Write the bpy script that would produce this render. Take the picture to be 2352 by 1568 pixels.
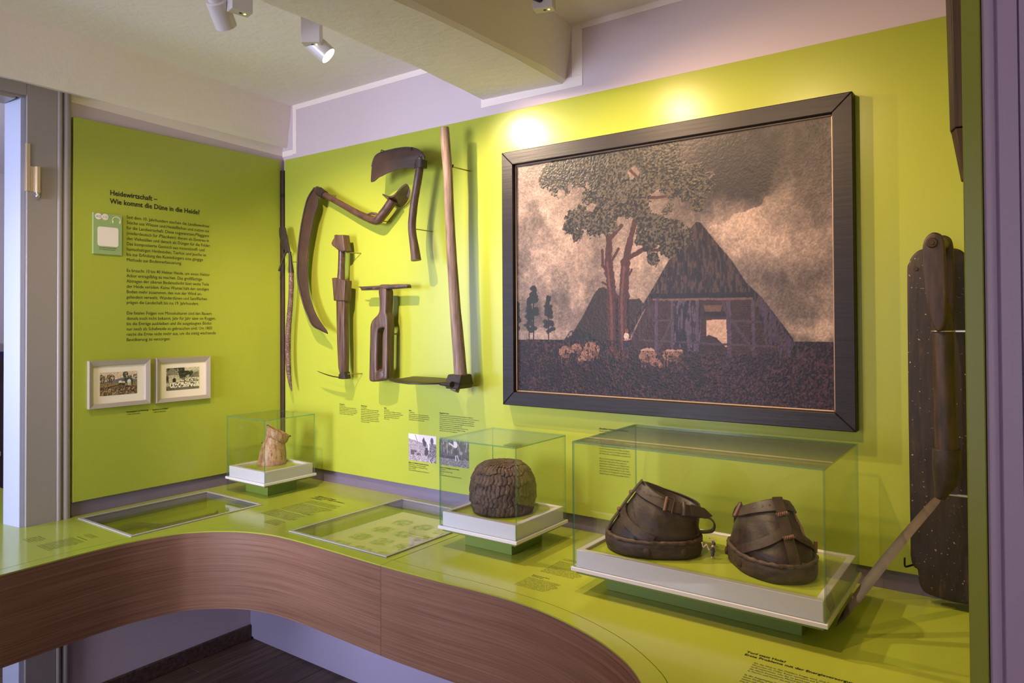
import bpy, bmesh, math, random
import numpy as np
from mathutils import Vector, Matrix
for o in list(bpy.data.objects): bpy.data.objects.remove(o)
S = bpy.context.scene
COL = S.collection
random.seed(4)
PI = math.pi

# ------------------------------------------------------------------ camera
cam = bpy.data.cameras.new('camera'); camo = bpy.data.objects.new('camera', cam); COL.objects.link(camo)
cam.sensor_width = 36; cam.lens = 36*1638.014/2352; cam.shift_y = -67.475/2352; cam.clip_start = .02
yaw, pit, rol = .62378, .01289, -.00549
_r = Vector((math.cos(yaw), math.sin(yaw), 0)); _f = Vector((-math.sin(yaw), math.cos(yaw), 0)); _u = Vector((0, 0, 1))
_fw = _f*math.cos(pit)+_u*math.sin(pit); _up = _u*math.cos(pit)-_f*math.sin(pit)
_x = _r*math.cos(rol)+_up*math.sin(rol); _y = _up*math.cos(rol)-_r*math.sin(rol)
camo.matrix_world = Matrix(((_x.x, _y.x, -_fw.x, 3.21399), (_x.y, _y.y, -_fw.y, -2.37349), (_x.z, _y.z, -_fw.z, 1.6), (0, 0, 0, 1)))
S.camera = camo
VR, VF = _r, _f                       # horizontal right and forward of the viewer, used to turn the shoes and the horn

# ------------------------------------------------------------------ world, daylight, exposure
S.view_settings.view_transform = 'Standard'; S.view_settings.look = 'None'
S.view_settings.exposure = -0.03; S.view_settings.gamma = 1; S.view_settings.use_curve_mapping = False
S.cycles.max_bounces = 8; S.cycles.diffuse_bounces = 4; S.cycles.glossy_bounces = 4
S.cycles.transparent_max_bounces = 40; S.cycles.sample_clamp_indirect = 6
W = bpy.data.worlds.new('world'); S.world = W; W.use_nodes = True
W.node_tree.nodes['Background'].inputs[0].default_value = (.62, .68, 1, 1)
W.node_tree.nodes['Background'].inputs[1].default_value = .7

def area(name, loc, target, sx, sy, power, col):
    l = bpy.data.lights.new(name, 'AREA'); l.shape = 'RECTANGLE'; l.size = sx; l.size_y = sy; l.energy = power; l.color = col
    o = bpy.data.objects.new(name, l); COL.objects.link(o); o.location = loc
    o.rotation_euler = (Vector(target)-Vector(loc)).to_track_quat('-Z', 'Y').to_euler()
    return o
DAY = (.74, .77, 1.0)
wd = area('window_daylight', (.75, -4.12, 1.55), (.70, 0, 1.35), .95, 1.35, 26, DAY); wd.data.spread = math.radians(62)
area('window_daylight', (2.75, -4.12, 1.55), (2.75, 0, 1.5), .95, 1.35, 9, DAY)
area('room_daylight', (-1.5, -3.3, 1.7), (0, -1.2, 1.4), 1.0, 1.4, 62, (.58, .68, 1))
WARM = (1, .76, .52)
def add_unseen_spot(loc, target, power, ang, radius=.014, col=WARM):
    l = bpy.data.lights.new('spot', 'SPOT'); l.energy = power; l.color = col; l.spot_size = math.radians(ang); l.spot_blend = 1; l.shadow_soft_size = radius
    o = bpy.data.objects.new('unseen_spot', l); COL.objects.link(o); o.location = loc
    o.rotation_euler = (Vector(target)-Vector(loc)).to_track_quat('-Z', 'Y').to_euler()
# unseen spots without bodies, above and behind the viewer; last three are added fill
add_unseen_spot((2.32, -1.62, 2.62), (2.75, -.05, 1.5), 62, 90, .014, (1, .66, .36))
add_unseen_spot((.92, -1.76, 2.62), (.02, -.42, 1.25), 42, 62)
add_unseen_spot((1.3, -2.7, 2.62), (1.2, -4.2, 1.3), 105, 100, .04)  # added fill: warm bounce off the front wall
add_unseen_spot((2.4, -2.9, 2.62), (2.3, -4.2, 1.3), 105, 100, .04)
add_unseen_spot((1.7, -2.3, 2.62), (1.2, -1.4, 0), 70, 100, .04)  # added fill for the floor and the counter front

# ------------------------------------------------------------------ mesh helpers
ORG = {}
class MB:
    def __init__(s): s.v = []; s.f = []; s.m = []; s.uv = {}
    def add(s, vs, fs, m=0):
        o = len(s.v); s.v += [tuple(p) for p in vs]
        for f in fs: s.f.append([i+o for i in f]); s.m.append(m)
        return o
    def box(s, x0, x1, y0, y1, z0, z1, m=0):
        vs = [(x0,y0,z0),(x1,y0,z0),(x1,y1,z0),(x0,y1,z0),(x0,y0,z1),(x1,y0,z1),(x1,y1,z1),(x0,y1,z1)]
        s.add(vs, [(3,2,1,0),(4,5,6,7),(0,1,5,4),(1,2,6,5),(2,3,7,6),(3,0,4,7)], m); return s
    def loft(s, rings, closed=True, cap=True, m=0):
        n = len(rings[0]); o = len(s.v)
        for r in rings: s.v += [tuple(p) for p in r]
        for i in range(len(rings)-1):
            for j in range(n if closed else n-1):
                k = (j+1) % n
                s.f.append([o+i*n+j, o+i*n+k, o+(i+1)*n+k, o+(i+1)*n+j]); s.m.append(m)
        if cap and closed:
            s.f.append([o+j for j in reversed(range(n))]); s.m.append(m)
            s.f.append([o+(len(rings)-1)*n+j for j in range(n)]); s.m.append(m)
        return s
    def tube(s, pts, rad, n=10, m=0, ratio=1, up=None, noise=0, cap=True, sq=2.0):
        pts = [Vector(p) for p in pts]; N = len(pts)
        if not hasattr(rad, '__len__'): rad = [rad]*N
        t0 = (pts[1]-pts[0]).normalized()
        u = Vector(up) if up else (Vector((0,0,1)) if abs(t0.z) < .8 else Vector((1,0,0)))
        rings = []
        for i in range(N):
            t = (pts[min(i+1,N-1)]-pts[max(i-1,0)]).normalized()
            u = (u-t*u.dot(t)).normalized(); w = t.cross(u)
            ring = []
            for j in range(n):
                a = 2*PI*j/n; r = rad[i]*(1+noise*(random.random()-.5))
                c, d = math.cos(a), math.sin(a)
                if sq != 2.0:
                    k = (abs(c)**sq+abs(d)**sq)**(-1/sq); c *= k; d *= k
                ring.append(pts[i]+u*c*r+w*d*r*ratio)
            rings.append(ring)
        return s.loft(rings, True, cap, m)
    def build(s, name, mat, parent=None, smooth=None, bevel=0, seg=2, org=None):
        me = bpy.data.meshes.new(name)
        if parent is not None: org = ORG[parent.name]
        org = Vector(org) if org is not None else Vector((0,0,0))
        v = np.array(s.v, float)-np.array(org)
        me.from_pydata(v.tolist(), [], s.f)
        mats = mat if isinstance(mat, (list, tuple)) else [mat]
        for q in mats: me.materials.append(q)
        if len(mats) > 1: me.polygons.foreach_set('material_index', s.m)
        bm = bmesh.new(); bm.from_mesh(me); bmesh.ops.recalc_face_normals(bm, faces=bm.faces); bm.to_mesh(me); bm.free()
        if smooth is not None:
            me.polygons.foreach_set('use_smooth', [True]*len(me.polygons))
            if smooth < 179: me.set_sharp_from_angle(angle=math.radians(smooth))
        return link(name, me, parent, org, bevel, seg)
def link(name, me, parent=None, org=(0,0,0), bevel=0, seg=2):
    o = bpy.data.objects.new(name, me); COL.objects.link(o)
    ORG[o.name] = Vector(org)
    if parent is not None: o.parent = parent
    else: o.location = org
    if bevel:
        b = o.modifiers.new('bevel', 'BEVEL'); b.width = bevel; b.segments = seg; b.limit_method = 'ANGLE'; b.angle_limit = .6
    return o
def thing(name, label, cat, loc, group=None):
    o = bpy.data.objects.new(name, None); COL.objects.link(o); o.location = loc; o.empty_display_size = .05
    o['label'] = label; o['category'] = cat
    if group: o['group'] = group
    ORG[o.name] = Vector(loc); return o
def tag(o, label, cat, group=None):
    o['label'] = label; o['category'] = cat
    if group: o['group'] = group
    return o
def struct(o): o['kind'] = 'structure'; return o
def boxo(name, b, mat, parent=None, bevel=0, seg=2, org=None):
    return MB().box(*b).build(name, mat, parent, None, bevel, seg, org)
def cr(pts, n=6, closed=False):
    pts = [np.array(p, float) for p in pts]; N = len(pts); out = []
    g = (lambda i: pts[i % N]) if closed else (lambda i: pts[max(0, min(N-1, i))])
    for i in range(N if closed else N-1):
        a, b, c, d = g(i-1), g(i), g(i+1), g(i+2)
        for k in range(n):
            t = k/n
            out.append(tuple(.5*((2*b)+(-a+c)*t+(2*a-5*b+4*c-d)*t*t+(-a+3*b-3*c+d)*t**3)))
    if not closed: out.append(tuple(pts[-1]))
    return out
def plate(name, loops, plane, c, t, mat, parent=None, bevel=0, smooth=35, org=None, res=1):
    """filled outline with holes, thickness t centred on coordinate c of the axis normal to the plane"""
    cu = bpy.data.curves.new('tmp', 'CURVE'); cu.dimensions = '2D'; cu.fill_mode = 'BOTH'
    for L in loops:
        sp = cu.splines.new('POLY'); sp.points.add(len(L)-1); sp.use_cyclic_u = True
        for i, p in enumerate(L): sp.points[i].co = (p[0], p[1], 0, 1)
    cu.extrude = max(t/2-bevel, 1e-5); cu.bevel_depth = bevel; cu.bevel_resolution = res; cu.offset = -bevel
    to = bpy.data.objects.new('tmp', cu); COL.objects.link(to)
    dg = bpy.context.evaluated_depsgraph_get(); dg.update()
    me = bpy.data.meshes.new_from_object(to.evaluated_get(dg))
    bpy.data.objects.remove(to); bpy.data.curves.remove(cu)
    n = len(me.vertices); co = np.empty(n*3); me.vertices.foreach_get('co', co); co = co.reshape(-1, 3)
    if parent is not None: org = ORG[parent.name]
    org = np.array(org if org is not None else (0,0,0), float)
    a, b, h = co[:,0], co[:,1], co[:,2]
    out = {'XZ': np.stack([a, c-h, b], 1), 'YZ': np.stack([c+h, a, b], 1), 'XY': np.stack([a, b, c+h], 1)}[plane]-org
    bm = bmesh.new(); bm.from_mesh(me)
    for i, q in enumerate(bm.verts): q.co = out[i]
    bmesh.ops.remove_doubles(bm, verts=bm.verts, dist=1e-5)
    bmesh.ops.recalc_face_normals(bm, faces=bm.faces)
    bm.to_mesh(me); bm.free(); me.name = name
    me.materials.clear(); me.materials.append(mat)
    me.polygons.foreach_set('material_index', [0]*len(me.polygons))
    me.polygons.foreach_set('use_smooth', [True]*len(me.polygons)); me.set_sharp_from_angle(angle=math.radians(smooth))
    return link(name, me, parent, tuple(org))
def xz(pts, y): return [(p[0], y, p[1]) for p in pts]
def grid_picture(name, rgb, corner, ux, uz, mat, parent, relief=None, nrm=None, smooth=True):
    """flat picture: a fine grid with one painted colour per point (rgb: H x W x 3 sRGB 0..1, row 0 at the bottom)"""
    H, Wd = rgb.shape[:2]; org = np.array(ORG[parent.name])
    corner, ux, uz = np.array(corner, float), np.array(ux, float), np.array(uz, float)
    uu, vv = np.meshgrid(np.linspace(0,1,Wd), np.linspace(0,1,H))
    P = corner+uu[...,None]*ux+vv[...,None]*uz-org
    if relief is not None: P = P+relief[...,None]*np.array(nrm, float)
    idx = np.arange(H*Wd).reshape(H, Wd)
    F = np.stack([idx[:-1,:-1], idx[:-1,1:], idx[1:,1:], idx[1:,:-1]], -1).reshape(-1, 4)
    me = bpy.data.meshes.new(name); me.vertices.add(H*Wd); me.vertices.foreach_set('co', P.reshape(-1))
    me.loops.add(F.size); me.loops.foreach_set('vertex_index', F.reshape(-1).astype(np.int32))
    me.polygons.add(len(F)); me.polygons.foreach_set('loop_start', np.arange(0, F.size, 4, dtype=np.int32))
    me.update(); me.validate()
    at = me.color_attributes.new('paint', 'FLOAT_COLOR', 'POINT')
    lin = np.where(rgb <= .04045, rgb/12.92, ((np.clip(rgb,0,1)+.055)/1.055)**2.4)
    at.data.foreach_set('color', np.concatenate([lin, np.ones((H, Wd, 1))], -1).reshape(-1).astype(np.float32))
    if smooth: me.polygons.foreach_set('use_smooth', [True]*len(me.polygons))
    me.materials.append(mat)
    return link(name, me, parent, tuple(org))

# ------------------------------------------------------------------ materials
def srgb(r, g, b):
    f = lambda c: (c/255/12.92 if c/255 <= .04045 else ((c/255+.055)/1.055)**2.4)
    return (f(r), f(g), f(b), 1)
def mk(name, col, rough=.5, metal=0, spec=.5, noise=None, bump=None, emis=None, coat=0, attr=None):
    """noise: (colour2, scale xyz, low, high) mixed in by a stretched noise; bump: (scale xyz, strength, distance)"""
    m = bpy.data.materials.new(name); m.use_nodes = True; nt = m.node_tree; N = nt.nodes; L = nt.links
    b = N['Principled BSDF']; b.inputs['Base Color'].default_value = col; b.inputs['Roughness'].default_value = rough
    b.inputs['Metallic'].default_value = metal; b.inputs['Specular IOR Level'].default_value = spec
    b.inputs['Coat Weight'].default_value = coat; b.inputs['Coat Roughness'].default_value = .15
    def co(sc):
        t = N.new('ShaderNodeTexCoord'); p = N.new('ShaderNodeMapping'); p.inputs['Scale'].default_value = sc
        L.new(t.outputs['Object'], p.inputs[0]); return p.outputs[0]
    last = None
    if noise:
        for (c2, sc, lo, hi) in (noise if isinstance(noise, list) else [noise]):
            n = N.new('ShaderNodeTexNoise'); n.inputs['Scale'].default_value = 1; n.inputs['Detail'].default_value = 6; n.inputs['Roughness'].default_value = .62
            L.new(co(sc), n.inputs['Vector'])
            rp = N.new('ShaderNodeMapRange'); rp.inputs[1].default_value = lo; rp.inputs[2].default_value = hi
            L.new(n.outputs[0], rp.inputs[0])
            mx = N.new('ShaderNodeMix'); mx.data_type = 'RGBA'
            L.new(rp.outputs[0], mx.inputs[0])
            if last is None: mx.inputs[6].default_value = col
            else: L.new(last, mx.inputs[6])
            mx.inputs[7].default_value = c2; last = mx.outputs[2]
        L.new(last, b.inputs['Base Color'])
    if attr:
        a = N.new('ShaderNodeAttribute'); a.attribute_name = attr; L.new(a.outputs[0], b.inputs['Base Color'])
    if bump:
        n = N.new('ShaderNodeTexNoise'); n.inputs['Scale'].default_value = 1; n.inputs['Detail'].default_value = 5
        L.new(co(bump[0]), n.inputs['Vector'])
        bp = N.new('ShaderNodeBump'); bp.inputs['Strength'].default_value = bump[1]; bp.inputs['Distance'].default_value = bump[2]
        L.new(n.outputs[0], bp.inputs['Height']); L.new(bp.outputs[0], b.inputs['Normal'])
    if emis:
        b.inputs['Emission Color'].default_value = emis[0]; b.inputs['Emission Strength'].default_value = emis[1]
    return m
LIME = (.39, .44, .050, 1)
M = {}
M['lime'] = mk('lime_lacquer', LIME, .27, spec=.32)
M['lime_top'] = mk('lime_counter_lacquer', LIME, .16, spec=.5)
M['lime_dark'] = mk('lime_joint', (.05, .06, .006, 1), .6)
M['green_ped'] = mk('green_pedestal', (.15, .215, .032, 1), .4)
M['card_green'] = mk('card_green', srgb(150, 174, 116), .5)
M['lilac'] = mk('lilac_wall_paint', srgb(210, 194, 200), .75, bump=((60,60,60), .12, .002))
M['lilac_satin'] = mk('lilac_plinth_lacquer', srgb(168, 160, 190), .35)
M['greypaint'] = mk('grey_gloss_paint', srgb(154, 145, 142), .35, bump=((8,8,2), .06, .002))
M['jamb_daylit'] = mk('daylit_grey_gloss_paint', srgb(172, 176, 200), .35)  # the grey door paint with blue daylight on the reveal mixed in
M['purplepaint'] = mk('mauve_gloss_paint', srgb(200, 180, 206), .4, bump=((8,8,2), .05, .002))
M['white'] = mk('white_limewash', srgb(244, 232, 226), .8, bump=((16,16,16), .45, .005))
M['ceil'] = mk('ceiling_limewash', srgb(240, 231, 224), .8, bump=((22,22,22), .5, .005))
M['floorbase'] = mk('floor_base', srgb(40, 30, 24), .7)
M['shaded_strip'] = mk('violet_grey_shaded_strip', srgb(118, 106, 126), .35)  # darker than the wall: the shade below the panels is in this colour
M['white_lacquer'] = mk('white_tray_lacquer', srgb(214, 208, 214), .3)
M['alu'] = mk('pale_aluminium', srgb(196, 192, 192), .35, metal=.3)
M['lampbody'] = mk('silver_white_lamp_paint', srgb(205, 198, 196), .38, metal=.15)
M['lampglow'] = mk('lamp_glow', (1,1,1,1), .5, emis=((1, .80, .58, 1), 40))
M['led'] = mk('lamp_indicator', (1,.8,.2,1), .5, emis=((1, .72, .15, 1), 6))
M['black'] = mk('black_plastic', srgb(22, 20, 20), .5)
M['ink'] = mk('black_lettering', srgb(28, 28, 16), .6)
M['print_ink'] = mk('faint_lettering', srgb(78, 84, 22), .6)
M['iron'] = mk('dark_rusty_iron', srgb(64, 47, 37), .55, spec=.3, noise=(srgb(80, 58, 45), (14,14,14), .40, .75), bump=((70,70,70), .25, .002))
M['iron_dark'] = mk('black_iron', srgb(46, 37, 34), .5, metal=.1, noise=(srgb(66, 51, 43), (40,40,40), .45, .75), bump=((90,90,90), .25, .002))
M['iron_warm'] = mk('worn_blade_iron', srgb(72, 58, 42), .5, metal=.2, noise=(srgb(54, 43, 33), (26,26,26), .4, .7), bump=((60,60,60), .15, .002))
def wood(name, c1, c2, sc, rough=.5, b=.35, spec=.5): return mk(name, c1, rough, spec=spec, noise=[(c2, sc, .38, .68)], bump=(sc, b, .003))
M['w_brown'] = wood('worn_brown_wood', srgb(100, 75, 62), srgb(56, 41, 36), (70,70,8), .42)
M['w_brown_x'] = wood('worn_brown_wood_across', srgb(100, 75, 62), srgb(56, 41, 36), (10,60,60), .45)
M['w_red'] = wood('polished_red_brown_wood', srgb(92, 66, 54), srgb(54, 38, 34), (26,60,40), .33, .2)
M['w_pale'] = wood('weathered_pale_wood', srgb(146, 122, 106), srgb(92, 72, 62), (85,85,7), .6, .6)
M['w_dark'] = wood('dark_stained_wood', srgb(64, 42, 34), srgb(36, 24, 22), (60,60,5), .5, .4)
M['w_bark'] = mk('speckled_bark', srgb(110, 80, 72), .7, noise=[(srgb(70, 48, 44), (50,50,20), .4, .65), (srgb(215, 198, 184), (300,300,220), .60, .63)], bump=((200,200,140), .6, .002))
M['w_board'] = mk('dark_peaty_board', srgb(50, 38, 33), .6, noise=[(srgb(32, 25, 24), (34,34,5), .4, .62), (srgb(92, 66, 50), (18,18,3), .60, .75), (srgb(190, 170, 146), (110,110,110), .645, .68)], bump=((60,60,12), .5, .003))
M['w_spade'] = mk('dark_handled_wood', srgb(70, 52, 42), .45, noise=[(srgb(40, 30, 28), (50,50,8), .4, .65), (srgb(112, 84, 62), (22,22,6), .60, .8)], bump=((60,60,12), .35, .003))
M['leather'] = mk('dark_brown_leather', srgb(62, 47, 40), .46, noise=(srgb(36, 28, 25), (26,26,26), .4, .68), bump=((110,110,110), .35, .002))
M['leather_strap'] = mk('brown_strap_leather', srgb(72, 55, 46), .48, noise=(srgb(44, 33, 30), (40,40,40), .42, .7), bump=((140,140,140), .3, .0015))
M['sole'] = mk('dark_wooden_sole', srgb(74, 56, 46), .6, noise=(srgb(40, 30, 27), (30,30,70), .4, .66), bump=((40,40,90), .45, .003))
M['welt'] = mk('lumpy_welt_leather', srgb(92, 70, 58), .55, noise=(srgb(52, 39, 34), (60,60,60), .4, .66), bump=((120,120,120), .4, .003))
M['thong'] = mk('twisted_thong', srgb(120, 84, 68), .55)
M['straw'] = mk('dark_woven_bark', srgb(98, 76, 62), .65, noise=[(srgb(52, 40, 36), (34,34,34), .4, .66), (srgb(150, 106, 82), (40,40,40), .66, .74)], bump=((120,120,60), .4, .002))
M['horn'] = mk('tan_carved_horn', srgb(180, 140, 104), .45, noise=[(srgb(132, 90, 66), (60,60,22), .40, .62), (srgb(80, 58, 50), (70,70,50), .58, .70)], bump=((160,160,160), .5, .003))
M['brass'] = mk('polished_brass', srgb(208, 188, 156), .3, metal=.6)
M['pin'] = mk('brass_pin', srgb(150, 132, 60), .4, metal=.4)
M['steel'] = mk('steel_rod', srgb(190, 186, 196), .25, metal=.8)
M['frame_black'] = wood('dark_violet_brown_frame', srgb(22, 16, 18), srgb(34, 26, 27), (6,6,120), .42, .15, .32)
M['gilt'] = mk('dull_gilt_fillet', srgb(150, 124, 96), .4, metal=.3)
M['frame_grey'] = mk('pale_grey_frame', srgb(172, 160, 150), .45)
M['mat'] = mk('cream_mat_board', srgb(246, 234, 218), .8)
M['paint'] = mk('oil_paint', (1,1,1,1), .40, spec=.28, attr='paint', bump=((420,420,420), .2, .0008))
M['photo'] = mk('photo_print', (1,1,1,1), .45, attr='paint')
M['paper'] = mk('cream_paper', srgb(244, 226, 178), .7)
M['rim'] = mk('pale_metal_rim', srgb(188, 182, 184), .3, metal=.2)
M['fig_grey'] = mk('figurine_grey', srgb(86, 82, 96), .5)
M['fig_skin'] = mk('figurine_skin', srgb(232, 190, 180), .5)
M['fig_hair'] = mk('figurine_hair', srgb(40, 34, 36), .6)
M['whiteprint'] = mk('white_print', srgb(238, 228, 220), .6)
M['cream_print'] = mk('cream_print', srgb(226, 226, 172), .6)
def glass(name, tint, edge=False):
    m = bpy.data.materials.new(name); m.use_nodes = True; nt = m.node_tree; N = nt.nodes; L = nt.links
    N.remove(N['Principled BSDF']); out = N['Material Output']
    t = N.new('ShaderNodeBsdfTransparent'); t.inputs[0].default_value = tint
    g = N.new('ShaderNodeBsdfGlossy'); g.inputs['Roughness'].default_value = .0 if not edge else .15
    mx = N.new('ShaderNodeMixShader')
    lw = N.new('ShaderNodeLayerWeight'); lw.inputs[0].default_value = .5
    p = N.new('ShaderNodeMath'); p.operation = 'POWER'; p.inputs[1].default_value = 4.0; L.new(lw.outputs['Facing'], p.inputs[0])
    q = N.new('ShaderNodeMath'); q.operation = 'MULTIPLY_ADD'; q.inputs[1].default_value = .85; q.inputs[2].default_value = .035 if not edge else .10
    L.new(p.outputs[0], q.inputs[0]); L.new(q.outputs[0], mx.inputs[0]); L.new(t.outputs[0], mx.inputs[1])
    if edge:
        d = N.new('ShaderNodeBsdfPrincipled'); d.inputs['Base Color'].default_value = (.10, .30, .20, 1); d.inputs['Roughness'].default_value = .1
        d.inputs['Transmission Weight'].default_value = .0
        m2 = N.new('ShaderNodeMixShader'); m2.inputs[0].default_value = .38
        L.new(t.outputs[0], m2.inputs[1]); L.new(d.outputs[0], m2.inputs[2]); L.new(m2.outputs[0], mx.inputs[1])
    L.new(g.outputs[0], mx.inputs[2]); L.new(mx.outputs[0], out.inputs[0])
    return m
M['glass'] = glass('clear_glass', (.975, .99, .98, 1))
M['glass_in'] = (lambda m: m)(glass('clear_glass_inner', (.985, .995, .99, 1)))
M['glass_edge'] = glass('green_glass_edge', (.72, .92, .82, 1), True)
def veneer():
    m = bpy.data.materials.new('oak_veneer'); m.use_nodes = True; nt = m.node_tree; N = nt.nodes; L = nt.links
    b = N['Principled BSDF']; b.inputs['Roughness'].default_value = .42
    uv = N.new('ShaderNodeUVMap'); uv.uv_map = 'grain'
    def ns(sc, det, rgh):
        mp = N.new('ShaderNodeMapping'); mp.inputs['Scale'].default_value = sc; L.new(uv.outputs[0], mp.inputs[0])
        n = N.new('ShaderNodeTexNoise'); n.inputs['Scale'].default_value = 1; n.inputs['Detail'].default_value = det; n.inputs['Roughness'].default_value = rgh
        L.new(mp.outputs[0], n.inputs['Vector']); return n.outputs[0]
    a = ns((1.5, 230, 1), 5, .6); c = ns((5, 800, 1), 3, .6); d = ns((1.3, 24, 1), 2, .5)
    r = N.new('ShaderNodeValToRGB'); r.color_ramp.elements[0].position = .37; r.color_ramp.elements[0].color = srgb(98, 66, 50)
    r.color_ramp.elements[1].position = .64; r.color_ramp.elements[1].color = srgb(148, 108, 86)
    s1 = N.new('ShaderNodeMath'); s1.operation = 'MULTIPLY_ADD'; s1.inputs[1].default_value = .55; L.new(a, s1.inputs[0])
    s2 = N.new('ShaderNodeMath'); s2.operation = 'MULTIPLY'; s2.inputs[1].default_value = .30; L.new(c, s2.inputs[0]); L.new(s2.outputs[0], s1.inputs[2])
    s3 = N.new('ShaderNodeMath'); s3.operation = 'MULTIPLY_ADD'; s3.inputs[1].default_value = .18; L.new(d, s3.inputs[0]); L.new(s1.outputs[0], s3.inputs[2])
    L.new(s3.outputs[0], r.inputs[0]); L.new(r.outputs[0], b.inputs['Base Color'])
    bp = N.new('ShaderNodeBump'); bp.inputs['Strength'].default_value = .15; bp.inputs['Distance'].default_value = .001; L.new(s3.outputs[0], bp.inputs['Height']); L.new(bp.outputs[0], b.inputs['Normal'])
    return m
M['veneer'] = veneer()
def plank_mat():
    m = mk('floor_oak', srgb(122, 96, 76), .45, noise=[(srgb(74, 56, 44), (46, 3, 46), .36, .68)], bump=((60, 4, 60), .15, .002))
    nt = m.node_tree; N = nt.nodes; L = nt.links; b = N['Principled BSDF']
    src = b.inputs['Base Color'].links[0].from_socket
    oi = N.new('ShaderNodeObjectInfo'); hs = N.new('ShaderNodeHueSaturation'); mr = N.new('ShaderNodeMapRange'); mr.inputs[3].default_value = .65; mr.inputs[4].default_value = 1.15
    L.new(oi.outputs['Random'], mr.inputs[0]); L.new(mr.outputs[0], hs.inputs['Value']); L.new(src, hs.inputs['Color']); L.new(hs.outputs[0], b.inputs['Base Color'])
    return m
M['plank'] = plank_mat()

def text(name, lines, p0, right, up, lh, width, mat, parent, bold=0, italic=0, size=None, gap=.0006, res=2):
    """printed lettering: left end of the first baseline at p0, line pitch lh, longest line stretched to width (metres)"""
    cu = bpy.data.curves.new('tmp', 'FONT'); cu.body = '\n'.join(lines); cu.size = 1; cu.space_line = lh/(size or lh*.86); cu.fill_mode = 'FRONT'
    cu.offset = bold; cu.shear = italic; cu.resolution_u = res
    to = bpy.data.objects.new('tmp', cu); COL.objects.link(to)
    dg = bpy.context.evaluated_depsgraph_get(); dg.update()
    me = bpy.data.meshes.new_from_object(to.evaluated_get(dg)); bpy.data.objects.remove(to); bpy.data.curves.remove(cu)
    n = len(me.vertices); co = np.empty(n*3); me.vertices.foreach_get('co', co); co = co.reshape(-1, 3)
    sz = size or lh*.86
    sx = width/max(co[:,0].max(), 1e-6) if width else sz
    right, up = np.array(right, float), np.array(up, float); nr = np.cross(right, up)
    P = np.array(p0, float)+co[:,:1]*sx*right+co[:,1:2]*sz*up+nr*gap
    org = np.array(ORG[parent.name]) if parent is not None else np.zeros(3)
    me.vertices.foreach_set('co', (P-org).reshape(-1)); me.name = name; me.update()
    me.materials.clear(); me.materials.append(mat)
    return link(name, me, parent, tuple(org))

# ------------------------------------------------------------------ the room
CZ = 2.745
fl = struct(boxo('floor', (-3.2, 4.6, -4.4, .15, -.12, -.012), M['floorbase']))
k = 0
for i in range(23):
    x0 = i*.14+.0
    ys = [0.0, -.55-(i*37 % 11)*.06, -1.9-(i*53 % 7)*.11, -4.2]
    for a, b in zip(ys[:-1], ys[1:]):
        boxo('plank', (x0+.0012, x0+.1388, b+.0012, a-.0012, -.012, 0), M['plank'], fl, .0015, 1)
MB().box(-3.2, -.11, -4.4, .15, -.012, -.002).build('threshold_floor', M['plank'], fl)
struct(boxo('ceiling', (-3.2, 4.6, -4.4, .15, CZ, CZ+.1), M['ceil']))
wb = struct(boxo('wall_back', (-.11, 4.6, 0, .15, 0, CZ), M['lilac']))
bands = [(.1185, 1.36, 2.718, CZ), (.088, .118, 2.487, CZ), (0.0, .0875, 2.482, 2.512), (1.352, 1.846, 2.504, 2.545), (1.80, 1.846, 2.5455, CZ), (1.8465, 3.17, 2.722, CZ)]
for x0, x1, z0, z1 in bands: boxo('border_band', (x0, x1, -.0025, .001, z0, z1), M['white'], wb)
wl = struct(MB().box(-.11, 0, -1.222, 0, 0, CZ).box(-.11, 0, -2.15, -1.222, 2.506, CZ).box(-.11, 0, -4.4, -2.15, 0, CZ).build('wall_left', M['lilac']))
MB().loft([[(0, 0, 2.487), (.0025, 0, 2.487), (.0025, 0, 2.56), (0, 0, 2.56)], [(0, -1.044, 2.522), (.0025, -1.044, 2.522), (.0025, -1.044, 2.58), (0, -1.044, 2.58)]]).build('border_band', M['white'], wl)
wf = MB()
for x0, x1, z0, z1 in [(-.11, .25, 0, CZ), (1.25, 2.25, 0, CZ), (3.25, 4.6, 0, CZ), (.25, 1.25, 0, .85), (.25, 1.25, 2.25, CZ), (2.25, 3.25, 0, .85), (2.25, 3.25, 2.25, CZ)]:
    wf.box(x0, x1, -4.4, -4.2, z0, z1)
struct(wf.build('wall_front', M['lilac']))
for n, x in ((1, .25), (2, 2.25)):
    w = MB()
    for x0, x1, z0, z1 in [(x, x+.05, .85, 2.25), (x+.95, x+1, .85, 2.25), (x+.05, x+.95, .85, .9), (x+.05, x+.95, 2.2, 2.25), (x+.48, x+.52, .9, 2.2), (x+.05, x+.48, 1.7, 1.73), (x+.52, x+.95, 1.7, 1.73)]: w.box(x0, x1, -4.3, -4.24, z0, z1)
    wo = struct(w.build('window_%d' % n, M['white']))
    boxo('pane', (x+.05, x+.95, -4.272, -4.268, .9, 2.2), M['glass'], wo)
struct(boxo('wall_right', (4.5, 4.6, -4.2, 0, 0, CZ), M['lilac']))
# the partition on the right whose end carries the mauve door lining
ws = struct(boxo('wall_partition', (3.179, 3.44, -1.435, 0, 0, CZ), M['lilac']))
lin = MB()
prof = [(3.179, -1.43), (3.179, -1.449), (3.1815, -1.4535), (3.186, -1.455), (3.190, -1.4535), (3.1922, -1.449), (3.1935, -1.452), (3.2105, -1.452), (3.2115, -1.447), (3.2125, -1.452), (3.45, -1.452), (3.45, -1.43)]
lin.loft([[(a, b, 0) for a, b in prof], [(a, b, CZ) for a, b in prof]])
struct(lin.build('door_2', M['purplepaint'], None, 40))

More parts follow.
